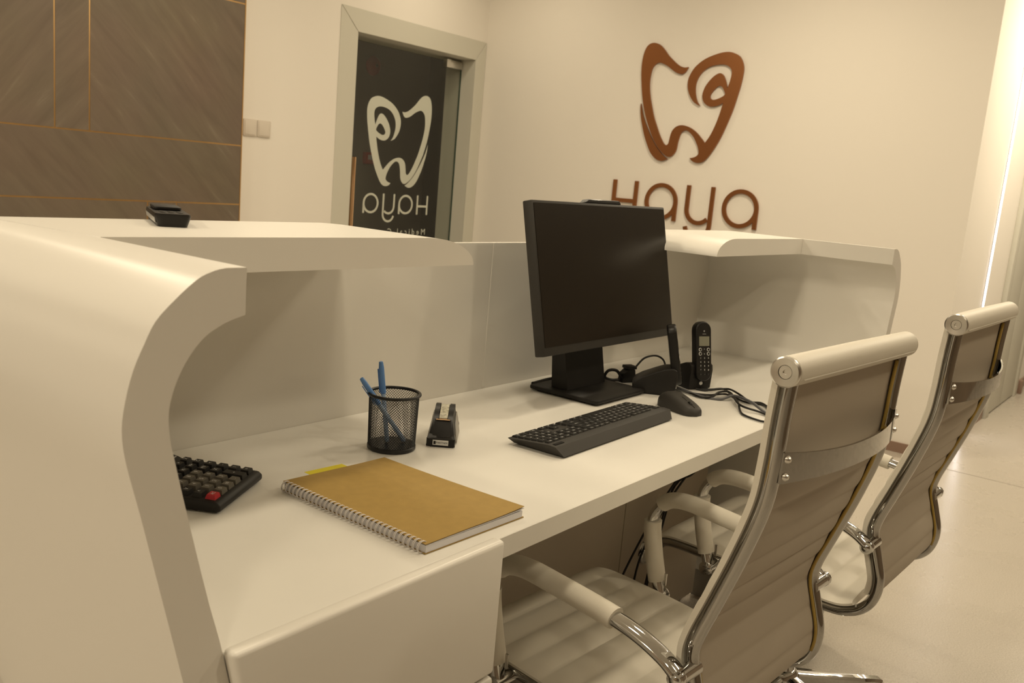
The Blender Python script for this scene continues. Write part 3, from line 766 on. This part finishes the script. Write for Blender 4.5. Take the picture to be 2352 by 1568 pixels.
def pen(a, b, label):
    a, b = Vector(a), Vector(b); d = (b - a)
    p = empty('pen', a, 0, label, 'pen', 'blue pens in the mesh cup')
    p.rotation_euler = d.to_track_quat('Z', 'Y').to_euler()
    Lp = d.length
    lathe('barrel', [(0.0, 0.0), (0.0028, 0.0005), (0.0040, 0.003), (0.0040, Lp - 0.058)], PENB, p, 14)
    c = lathe('cap', [(0.0046, Lp - 0.0575), (0.0050, Lp - 0.055), (0.0047, Lp - 0.012), (0.0036, Lp - 0.0015), (0.0, Lp)], PENC, p, 14)
    box('clip', (-0.0016, 0.0016, -0.0072, -0.0055, Lp - 0.056, Lp - 0.014), PENC, c)
pen((1.0930, 1.0800, WT + 0.0095), (1.0870, 1.1010, WT + 0.152), 'upright blue pen in the mesh cup')
pen((1.1180, 1.0620, WT + 0.0105), (1.0470, 1.1060, WT + 0.126), 'blue pen leaning far over in the mesh cup')

# ---- tape dispenser
td = empty('tape_dispenser', (1.213, 1.056, WT), R(-52.5), 'small black and grey tape dispenser with clear tape roll', 'tape dispenser')
def trap(y, z, w): return [(-w, y, z), (w, y, z)]
def td_ring(ylist, w):  # side plate polygon
    return ylist
side = [(-0.052, 0.002), (0.056, 0.002), (0.058, 0.016), (0.048, 0.044), (0.030, 0.060), (0.012, 0.062), (-0.006, 0.055), (-0.024, 0.044), (-0.040, 0.020), (-0.052, 0.015)]
for sx in (-1, 1):
    rings = [[(sx * 0.0086, y, z) for y, z in side], [(sx * (0.0175 if z > 0.03 else 0.0225 if z > 0.018 else 0.0255), y, z) for y, z in side]]
    link('side_wall', loft_me(rings), BLACKP, td, 30)
    skirt = [(-0.030, 0.003), (0.050, 0.003), (0.046, 0.030), (0.030, 0.046), (0.012, 0.046), (-0.012, 0.030)]
    link('side_skirt', loft_me([[(sx * (0.0195 + 0.006 * (1 - z / 0.05)), y, z) for y, z in skirt], [(sx * (0.0205 + 0.0075 * (1 - z / 0.05)), y, z) for y, z in skirt]]), GREYS, td, 30)
link('base', prism_me([(-0.0185, -0.0555), (0.0185, -0.0555), (0.026, 0.056), (-0.026, 0.056)], 'z', 0.0, 0.0018), BLACKP, td)
link('front_bridge', loft_me([[(-x, y, z), (x, y, z), (x, y + 0.010, z), (-x, y + 0.010, z)] for x, y, z in ((0.026, -0.0558, 0.002), (0.0235, -0.0545, 0.015), (0.0160, -0.046, 0.0165), (0.0150, -0.0255, 0.043))]), BLACKP, td, 30)
box('blade', (-0.0125, 0.0125, -0.0285, -0.0235, 0.0432, 0.0447), COPPER, td)
rl = lathe('tape_roll', [(0.0132, -0.0075), (0.0250, -0.0075), (0.0250, 0.0075), (0.0132, 0.0075), (0.0132, -0.0075)], TAPE, td, 36, 'x', loc=(0, 0.018, 0.0355))
lathe('roll_hub', [(0.0, -0.0084), (0.0128, -0.0084), (0.0128, 0.0084), (0.0, 0.0084)], BLACKP, td, 24, 'x', loc=(0, 0.018, 0.0355))
link('tape_end', loft_me([[(-0.0075, y, z), (0.0075, y, z), (0.0075, y, z + 0.0006), (-0.0075, y, z + 0.0006)] for y, z in ((-0.0235, 0.0449), (-0.008, 0.0510), (0.006, 0.0585))]), TAPE, td)
pl = link('maker_plate', loft_me([[(-0.014, -0.0562, 0.0040), (0.014, -0.0562, 0.0040), (0.014, -0.0556, 0.0040), (-0.014, -0.0556, 0.0040)], [(-0.014, -0.0552, 0.0130), (0.014, -0.0552, 0.0130), (0.014, -0.0546, 0.0130), (-0.014, -0.0546, 0.0130)]]), LEGEND, td)
link('plate_text', text_me('PARTNER', 0.0050), BLACKP, pl, loc=(0.0026, -0.05605, 0.0083), rot=(R(84), 0, 0))
box('plate_mark', (-0.0125, -0.0085, -0.0563, -0.0555, 0.0055, 0.0112), BLACKP, pl)

# ---- notebook
nb = empty('notebook', (0.915, 0.868, WT), R(-1.4), 'brown kraft spiral notebook with white wire binding on the worktop', 'notebook')
NW, NL = 0.206, 0.296
def sheet(z, th, lift, n=14):
    """cover sheet, slightly lifted towards the free corner"""
    top_, bot = [], []
    for j in range(n + 1):
        for i in range(n + 1):
            u, v = i / n, j / n
            x = -NW / 2 + 0.004 + (NW - 0.004) * u; y = -NL / 2 + NL * v
            zz_ = z + lift * (max(0, u - 0.55) / 0.45) ** 2 * (1 - v) ** 2 + 0.0012 * math.sin(3.0 * u + 2 * v)
            top_.append((x, y, zz_ + th)); bot.append((x, y, zz_))
    N = (n + 1) ** 2; f = []
    idx = lambda i, j: j * (n + 1) + i
    for j in range(n):
        for i in range(n):
            f.append((idx(i, j), idx(i + 1, j), idx(i + 1, j + 1), idx(i, j + 1)))
            f.append((N + idx(i, j), N + idx(i, j + 1), N + idx(i + 1, j + 1), N + idx(i + 1, j)))
    for k in range(n):
        for (a, b) in ((idx(k, 0), idx(k + 1, 0)), (idx(k + 1, n), idx(k, n)), (idx(0, k + 1), idx(0, k)), (idx(n, k), idx(n, k + 1))):
            f.append((a, b, N + b, N + a)[::-1])
    return pyd(top_ + bot, f)
link('back_cover', box_me(-NW / 2 + 0.004, NW / 2 + 0.001, -NL / 2, NL / 2, 0.0004, 0.0014), KRAFT, nb)
link('page_block', prism_me([(-NW / 2 + 0.006, -NL / 2 + 0.001), (NW / 2 - 0.002, -NL / 2 + 0.001), (NW / 2 - 0.002, NL / 2 - 0.001), (-NW / 2 + 0.006, NL / 2 - 0.001)], 'z', 0.0016, 0.0112), PAPER, nb)
link('front_cover', sheet(0.0135, 0.0007, 0.0035), KRAFT, nb, smooth=50)
link('loose_pages', sheet(0.0115, 0.0008, 0.0025), PAPER, nb, smooth=50)
ring = [(0.0082 * math.cos(a) * 1.0, 0.0, 0.0088 + 0.0078 * math.sin(a)) for a in [2 * math.pi * k / 16 for k in range(16)]]
rme = tube_me(ring, 0.00062, 5, closed=True)
rme.materials.append(WIREW); rme.polygons.foreach_set('use_smooth', [True] * len(rme.polygons))
for k in range(33):
    y = -NL / 2 + 0.007 + k * (NL - 0.014) / 32
    for dyy in (-0.0011, 0.0011):
        link('wire_loop', rme, WIREW, nb, loc=(-NW / 2 + 0.0045, y + dyy, 0))
st = link('sticky_note', prism_me([(-0.036, -0.036), (0.036, -0.036), (0.036, 0.036), (-0.036, 0.036)], 'z', 0, 0.0002), YELLOW, None, loc=(0.909, 1.0005, WT + 0.01125), rot=(0, 0, R(-4)))
st.parent = None; tag(st, 'yellow sticky note poking out of the notebook pages', 'sticky note')

# ---- calculator
ca = empty('calculator', (0.696, 0.995, WT), R(30.5), 'black desk calculator half hidden by the curved desk end', 'calculator')
CW, CL = 0.145, 0.195
cy_ = [(0.0, 0.004), (0.0, 0.012), (0.006, 0.0165), (0.128, 0.0215), (0.134, 0.024), (0.190, 0.036), (CL, 0.034), (CL, 0.006), (0.188, 0.002), (0.006, 0.002)]
link('case', prism_me(cy_, 'x', 0.0, CW, 0.004, 3), BLACKM, ca, 35)
box('foot', (0.02, CW - 0.02, 0.02, 0.17, 0.0, 0.0021), BLACKP, ca)
ds = link('display', loft_me([[(0.010, y, z), (CW - 0.010, y, z), (CW - 0.010, y, z + 0.0012), (0.010, y, z + 0.0012)] for y, z in ((0.137, 0.0249), (0.186, 0.0353))]), LCD, ca)
link('display_rim', loft_me([[(0.006, y, z), (CW - 0.006, y, z), (CW - 0.006, y, z + 0.0008), (0.006, y, z + 0.0008)] for y, z in ((0.1345, 0.0242), (0.1362, 0.0246))]), SILVERP, ca)
ctilt = math.atan2(0.005, 0.122)
grid = [['AC', '0', '00', '.', None, '='], ['^', '1', '2', '3', '+', '/'], ['V', '4', '5', '6', 'X', '-'], ['%', '7', '8', '9', 'MU', '<'], ['GT', 'MC', 'MR', 'M-', 'M+', 'C'], ['V', '^', '%', '/', '>', 'X']]
cpx, cpy = (CW - 0.012) / 6, 0.0192
CK = {}
for r, rw in enumerate(grid):
    for c, s in enumerate(rw):
        if s is None: continue
        tall = (s == '+')
        w, d = cpx - 0.0045, cpy - (0.0046 if r < 4 else 0.0066)
        cx, cyy = 0.006 + (c + 0.5) * cpx, 0.0185 + r * cpy
        if tall: d += cpy; cyy -= cpy / 2
        m = REDK if s == 'AC' else GREYK if s.isdigit() or s == '.' else KEYM
        kk = (round(d, 4), m.name)
        if kk not in CK:
            i = 0.0016; x, y, h = w / 2, d / 2, 0.0062
            CK[kk] = pyd([(-x, -y, 0), (x, -y, 0), (x, y, 0), (-x, y, 0), (-x + i, -y + i, h), (x - i, -y + i, h), (x - i, y - i, h), (-x + i, y - i, h)], [(0, 1, 2, 3), (4, 5, 6, 7), (0, 1, 5, 4), (1, 2, 6, 5), (2, 3, 7, 6), (3, 0, 4, 7)])
        zt_ = 0.0165 + (cyy - 0.006) * math.tan(ctilt)
        k = link('key', CK[kk], m, ca, loc=(cx, cyy, zt_), rot=(ctilt, 0, 0))
        if s == 'AC': k['label'] = 'red clear key'
        link('legend', text_me(s, 0.0085 if len(s) == 1 else 0.0066), LEGEND, k, loc=(0, 0, 0.0064))

# ---- remote control on the counter
rc = empty('remote_control', (0.700, 1.140, ZT + 0.0001), R(-26), 'slim black remote control lying on the raised counter', 'remote control')
link('body', loft_me([[(x * k, y * 0.98 if z < 0.01 else y, z) for x, y in rounded(0.046, 0.150, 0.010, 4)] for k, z in ((0.80, 0.0), (0.86, 0.004), (1.0, 0.014), (0.95, 0.0175))]), BLACKP, rc, 40)
link('raised_panel', prism_me(rounded(0.036, 0.070, 0.006, 4, 0, 0.03), 'z', 0.0178, 0.0225, 0.0015, 2), BLACKM, rc, 40)
link('side_reflection', loft_me([[(sx, -0.066, 0.005), (sx, 0.066, 0.005), (sx - 0.0012, 0.066, 0.0115), (sx - 0.0012, -0.066, 0.0115)] for sx in (-0.0208, -0.0218)]), SILVERP, rc)  # silver strip stands in for light reflected along the left side
for i in range(3):
    for j in range(2): lathe('rubber_button', [(0.0, 0.0012), (0.0036, 0.001), (0.0042, 0.0)], DARKG, rc, 12, loc=((i - 1) * 0.011, -0.052 + j * 0.02, 0.0176))

# ---- cables on the worktop
z = WT + 0.0035
def cable(pts, r, label, m=BLACKP, group=None):
    path = catmull(pts, 8)
    o = link('cable', tube_me(path, r, 8), m, None, 60)
    tag(o, label, 'cable', group); return o
lb = 'thin black cable in the tangle behind the mouse'; gp = 'tangled black cables on the worktop'
cable([(2.066, 0.951, z), (2.075, 0.930, z + 0.001), (2.10, 0.905, z + 0.004), (2.06, 0.860, z), (2.03, 0.815, z), (2.04, 0.775, z), (1.99, 0.735, z), (1.95, 0.700, z)], 0.0026, 'thin black cable trailing from the forward-facing phone to the worktop edge', group=gp)
cable([(2.035, 1.04, z), (2.012, 0.99, z), (1.998, 0.94, z), (2.02, 0.905, z), (2.04, 0.870, z + 0.006), (2.00, 0.825, z + 0.006), (1.93, 0.785, z), (1.90, 0.760, z), (1.885, 0.715, z), (1.90, 0.690, z)], 0.0026, 'thin black cable bending sharply near the worktop edge by the chair', group=gp)
cable([(2.028, 1.035, z + 0.002), (2.0, 0.975, z + 0.002), (1.982, 0.93, z + 0.001), (1.975, 0.905, z), (1.995, 0.885, z + 0.004), (2.03, 0.885, z + 0.01), (2.06, 0.87, z + 0.008), (1.96, 0.80, z + 0.007), (1.955, 0.745, z + 0.002), (1.925, 0.695, z)], 0.0026, 'thin black cable looping just behind the mouse', group=gp)
cable([(2.052, 0.958, z), (2.058, 0.935, z), (2.07, 0.91, z + 0.006), (2.085, 0.885, z + 0.010), (2.05, 0.845, z + 0.012), (2.02, 0.80, z + 0.006), (2.03, 0.775, z + 0.006), (1.985, 0.725, z + 0.003), (1.96, 0.695, z)], 0.0026, 'uppermost thin black cable in the tangle behind the mouse', group=gp)
cable([(2.022, 1.03, z + 0.004), (1.994, 0.965, z + 0.004), (1.985, 0.91, z), (2.0, 0.868, z), (2.025, 0.845, z + 0.010), (2.00, 0.79, z + 0.010), (1.96, 0.74, z + 0.004), (1.935, 0.695, z)], 0.0036, 'thicker dark grey cable in the tangle behind the mouse', GREYC)
cable([(1.993, 1.102, WT + 0.039), (2.03, 1.10, WT + 0.058), (2.07, 1.09, WT + 0.062), (2.095, 1.08, WT + 0.050), (2.08, 1.066, WT + 0.034), (2.02, 1.058, WT + 0.030)], 0.0026, 'black cable arching from the power plug to the phone')
cable([(1.72, 1.225, z + 0.001), (1.82, 1.228, z + 0.001), (1.90, 1.18, z + 0.002), (1.925, 1.150, z + 0.001)], 0.0045, 'black cable running from computer base to the power plug')
cable([(1.995, 1.098, z + 0.001), (2.02, 1.083, z + 0.001), (2.05, 1.07, z + 0.001)], 0.0042, 'short flat black cable between power plug and phone cradle')
# ---- cables hanging under the worktop
lb = 'thin black cable hanging loose under the worktop'; gp = 'black cables hanging under the worktop'
def hang(pts, r=0.003, m=BLACKP, label=lb, group=gp): cable(pts, r, label, m, group)
hang([(2.42, 0.95, 0.714), (2.26, 0.97, 0.64), (2.20, 1.0, 0.55), (2.08, 1.03, 0.42), (1.95, 1.05, 0.25), (1.86, 1.05, 0.12), (1.75, 1.05, 0.02)], label='leftmost black cable hanging under the worktop')
hang([(2.44, 0.93, 0.714), (2.28, 0.96, 0.62), (2.17, 0.99, 0.52), (2.07, 1.02, 0.40), (2.03, 1.05, 0.26), (2.00, 1.05, 0.1), (1.98, 1.06, 0.02)], label='second black cable hanging under the worktop')
hang([(2.46, 0.96, 0.714), (2.30, 0.97, 0.63), (2.20, 0.98, 0.56), (2.14, 1.02, 0.48), (2.13, 1.04, 0.36), (2.10, 1.05, 0.2), (2.08, 1.06, 0.02)], label='third black cable hanging under the worktop')
hang([(2.43, 0.91, 0.714), (2.33, 0.93, 0.655), (2.24, 0.96, 0.60), (2.25, 0.98, 0.53), (2.19, 1.0, 0.49), (2.12, 1.03, 0.42), (2.06, 1.06, 0.02)], label='slack black cable nearest the farther chair under the worktop')

# ================================================================== CHAIRS
RAIL = [(-0.263, 1.012), (-0.259, 0.95), (-0.2565, 0.885), (-0.250, 0.825), (-0.227, 0.745), (-0.201, 0.67), (-0.178, 0.605), (-0.1745, 0.57), (-0.187, 0.525), (-0.198, 0.483), (-0.196, 0.448), (-0.182, 0.418), (-0.155, 0.398), (-0.11, 0.389), (0.0, 0.394), (0.12, 0.403), (0.24, 0.408), (0.285, 0.403), (0.305, 0.385)]
RP = [(v.x, v.y) for v in catmull([(a, b, 0) for a, b in RAIL], 8)]
# arc length table of the rail
SL = [0.0]
for i in range(1, len(RP)): SL.append(SL[-1] + math.dist(RP[i], RP[i - 1]))
def rail_at(s):
    s = max(0, min(SL[-1] - 1e-6, s))
    i = next(k for k in range(1, len(SL)) if SL[k] >= s); f = (s - SL[i - 1]) / (SL[i] - SL[i - 1])
    p = (RP[i - 1][0] + (RP[i][0] - RP[i - 1][0]) * f, RP[i - 1][1] + (RP[i][1] - RP[i - 1][1]) * f)
    a = RP[max(0, i - 2)]; b = RP[min(len(RP) - 1, i + 1)]
    t = Vector((b[0] - a[0], b[1] - a[1])).normalized()
    return p, t, Vector((-t.y, t.x))       # normal towards the sitter (front / up)
def sling_me(s0, s1, hw, f0, f1, rib0, pitch, amp, n):
    """leather sling between the rails: front skin at f1 and back skin at f0 along the rail normal, with rib bulges"""
    rings = []
    for k in range(n + 1):
        s = s0 + (s1 - s0) * k / n
        p, t, nn = rail_at(s)
        b = amp * abs(math.sin(math.pi * (s - rib0) / pitch)) ** 0.7 if s > rib0 else amp * 0.6
        ring = []
        for (x, o) in ((-hw, f0 + 0.002), (-hw * 0.93, f0), (0, f0 - 0.25 * b), (hw * 0.93, f0), (hw, f0 + 0.002), (hw, f1 - 0.002), (hw * 0.95, f1 + 0.3 * b), (hw * 0.7, f1 + b), (0, f1 + b), (-hw * 0.7, f1 + b), (-hw * 0.95, f1 + 0.3 * b), (-hw, f1 - 0.002)):
            ring.append((x, p[0] + nn.x * o, p[1] + nn.y * o))
        rings.append(ring)
    return loft_me(rings)
HW = 0.213
ME = {}
ME['rail'] = [tube_me([(sx * HW, a, b) for a, b in RP], 0.0112, 14) for sx in (-1, 1)]
sback = next(SL[i] for i in range(len(RP)) if RP[i][1] < 0.447)
sseat = next(SL[i] for i in range(len(RP)) if RP[i][1] < 0.405)
ME['backrest'] = sling_me(0.0, sback, 0.2245, 0.009, 0.0215, 0.155, 0.049, 0.0065, 110)
ME['seat'] = sling_me(sseat, SL[-1] - 0.012, 0.2235, 0.0105, 0.019, sseat, 0.052, 0.0070, 96)
def cover_ring(s):
    p, t, nn = rail_at(s); o = 0.004 - (0.0058 * abs(math.sin(math.pi * (s - 0.155) / 0.049)) ** 0.45 if s > 0.155 else 0.001)
    return [(x * 0.2035, p[0] + nn.x * q, p[1] + nn.y * q) for x, q in ((-1, 0.004), (-0.9, o), (0, o - 0.0006), (0.9, o), (1, 0.004), (1, 0.0075), (-1, 0.0075))]
ME['back_cover'] = loft_me([cover_ring(0.01 + (sback - 0.01) * k / 150) for k in range(151)])
ME['piping'] = [tube_me([(sx * 0.1985, rail_at(s)[0][0] - rail_at(s)[2].x * 0.0015, rail_at(s)[0][1] - rail_at(s)[2].y * 0.0015) for s in [0.02 + (sback - 0.02) * k / 60 for k in range(61)]], 0.0030, 6) for sx in (-1, 1)]
def roll_profile():
    L_, r = 0.235, 0.0205
    return [(0.0, -L_), (r - 0.003, -L_), (r, -L_ + 0.003), (r + 0.0008, 0), (r, L_ - 0.012), (r * 0.85, L_ - 0.004), (r * 0.5, L_), (0, L_ + 0.001)]
ARM = catmull([(0.0, -0.176, 0.560), (0.0, -0.150, 0.576), (0.0, -0.105, 0.592), (0.0, -0.05, 0.602), (0.0, 0.05, 0.612), (0.0, 0.115, 0.616), (0.0, 0.155, 0.607), (0.0, 0.180, 0.582), (0.0, 0.188, 0.548), (0.0, 0.178, 0.49), (0.0, 0.162, 0.43), (0.0, 0.152, 0.398)], 6)

def chair(loc, rz, dz, legrot, label):
    c = empty('office_chair', loc, rz, label, 'office chair', 'white office chairs behind the desk')
    off = (0, 0, dz)
    for m in ME['rail']: link('side_rail', m, CHROME_D, c, True, loc=off)
    bk = link('backrest', ME['backrest'], LEATHER, c, 50, loc=off)
    link('back_lining', ME['back_cover'], LEATHER_BACK, bk, 50)
    for m in ME['piping']: link('edge_tape', m, PIPING, bk, True)
    link('seat', ME['seat'], LEATHER, c, 50, loc=off)
    hr = lathe('head_roll', roll_profile(), LEATHER, c, 28, 'x', loc=(0, -0.2645, 1.018 + dz))
    tube('roll_seam', [(-0.222, -0.0195, -0.0085), (0.215, -0.0195, -0.0085)], 0.0011, LEATHER, hr, 6)
    for sx in (-1, 1):
        k = 0.62 if sx > 0 else 1.0
        wsh = lathe('end_washer', [(0.0095 * k, 0.0), (0.0095 * k, 0.0035 * k), (0.0185 * k, 0.0045 * k), (0.0205 * k, 0.003 * k), (0.0205 * k, 0.0)], STEEL, hr, 32, 'x', loc=(sx * (0.2355 if sx > 0 else 0.2352), 0, 0), rot=(0, 0, 0 if sx > 0 else math.pi))
        lathe('bolt_head', [(0.0, 0.0008 * k), (0.003 * k, 0.0008 * k), (0.0034 * k, 0.0028 * k), (0.0088 * k, 0.0028 * k), (0.0092 * k, 0.0)], STEEL, wsh, 20, 'x')
    # chrome cross strap behind the back
    N = 24; rings = []
    for k in range(N + 1):
        u = -1 + 2 * k / N
        x = u * (HW + 0.004); h = 0.0165 + 0.005 * u * u
        yb = -0.2565 - 0.0135 - 0.030 * (1 - abs(u) ** 2.2)
        zc = 0.886 - 0.004 * (1 - u * u)
        rings.append([(x, yb, zc - h), (x, yb, zc + h), (x, yb + 0.0035, zc + h), (x, yb + 0.0035, zc - h)])
    cs = link('cross_strap', loft_me(rings), CHROME_D, c, 40, loc=off)
    for sx in (-1, 1):
        for zb in (0.874, 0.898):
            lathe('strap_bolt', [(0.0, -0.0065), (0.003, -0.006), (0.0055, -0.003), (0.006, 0.0)], STEEL, cs, 14, 'y', loc=(sx * (HW - 0.004), -0.2705, zb))
    for sx in (-1, 1):
        ax = sx * 0.252
        ar = link('armrest', tube_me([(ax, p.y, p.z) for p in ARM], 0.0165, 14, side=(1, 0, 0), r2=0.0105), CHROME, c, True, loc=off)
        i0, i1 = 17, 40
        pts = [(ax, p.y, p.z) for p in ARM[i0:i1]]; n = len(pts)
        link('arm_sleeve', tube_me(pts, [0.0205] * n, 16, side=(1, 0, 0), r2=0.0165), LEATHER, ar, 60)
        pts = [(ax, p.y, p.z) for p in ARM[47:61]]; n = len(pts)
        link('post_sleeve', tube_me(pts, [0.0215] * n, 16, side=(1, 0, 0), r2=0.0175), LEATHER, ar, 60)
        q = ARM[59]
        box('zip_pull', (ax - sx * 0.003 - 0.0015, ax - sx * 0.003 + 0.0015, q.y - 0.026, q.y - 0.0205, q.z - 0.012, q.z + 0.014), STEEL, ar)
        tube('arm_joint', [(sx * 0.206, -0.178, 0.557), (sx * 0.266, -0.178, 0.557)], 0.0125, CHROME, ar, 16)
        link('joint_knob', lathe_me([(0.0, -0.013), (0.008, -0.011), (0.0125, -0.006), (0.0135, 0.0), (0.0125, 0.006), (0.008, 0.011), (0.0, 0.013)], 16), CHROME, ar, True, loc=(sx * 0.256, -0.178, 0.557))
        tube('arm_joint', [(sx * 0.208, 0.152, 0.398), (sx * 0.268, 0.152, 0.398)], 0.0120, CHROME, ar, 16)
        lathe('joint_cap', [(0.0, 0.004), (0.010, 0.003), (0.0155, 0.0), (0.0155, -0.003), (0.0, -0.003)], CHROME, ar, 18, 'x', loc=(sx * 0.268, 0.152, 0.398), rot=(0, 0, 0 if sx > 0 else math.pi))
    # under the seat
    for y in (-0.06, 0.14): tube('seat_bar', [(-HW, y, 0.388), (HW, y, 0.388)], 0.008, CHROME, c, 10).location = off
    mech = box('tilt_mechanism', (-0.05, 0.05, -0.04, 0.12, 0.328, 0.374), BLACKM, c, 0.008, loc=off)
    tube('tilt_lever', [(0.05, 0.03, 0.35), (0.15, 0.03, 0.347), (0.20, 0.03, 0.345)], 0.005, BLACKP, mech, 8)
    lathe('gas_column', [(0.026, 0.10), (0.026, 0.205), (0.0245, 0.208), (0.014, 0.209), (0.014, 0.326 + dz)], CHROME, c, 24, loc=(0, 0.04, 0))
    st = lathe('star_base', [(0.0, 0.072), (0.034, 0.072), (0.040, 0.080), (0.040, 0.108), (0.031, 0.120), (0.0265, 0.122)], CHROME, c, 28, loc=(0, 0.04, 0))
    for k in range(5):
        a = legrot + k * 2 * math.pi / 5
        rings = []
        for (r, w, z0, z1) in ((0.030, 0.020, 0.080, 0.112), (0.12, 0.0175, 0.072, 0.100), (0.22, 0.0150, 0.064, 0.088), (0.268, 0.0140, 0.061, 0.083), (0.276, 0.0100, 0.064, 0.079)):
            rings.append([(r, -w, z0), (r, -w, z1 - 0.006), (r, -w * 0.6, z1), (r, w * 0.6, z1), (r, w, z1 - 0.006), (r, w, z0)])
        lg = link('leg', loft_me(rings), CHROME, st, 40, rot=(0, 0, a))
        # caster: hood and twin wheels, hung under the leg end
        ca_ = Vector((0.262 * math.cos(a), 0.04 + 0.262 * math.sin(a), 0))
        cs_ = lathe('caster', [(0.0, 0.060), (0.006, 0.060), (0.006, 0.046), (0.0, 0.046)], STEEL, c, 10, loc=ca_)
        for sy in (-1, 1):
            lathe('wheel', [(0.0, -0.008), (0.021, -0.008), (0.0245, -0.005), (0.0245, 0.005), (0.021, 0.008), (0.0, 0.008)], BLACKP, cs_, 24, 'y', loc=(0.010, sy * 0.011, 0.0246))
        link('hood', prism_me([(-0.018, 0.022)] + arc(0.008, 0.025, 0.029, 170, 10, 10) + [(0.034, 0.022)], 'y', -0.0025, 0.0025), BLACKP, cs_)
    return c
chair((1.37, 0.65, 0), R(-3.6), 0.0, R(-41 + 3.6 + 10), 'nearer white ribbed leather office chair with chrome frame')
chair((2.06, 0.604, 0), R(-1.6), 0.018, R(-41 + 1.6), 'farther white ribbed leather office chair beside the corridor')
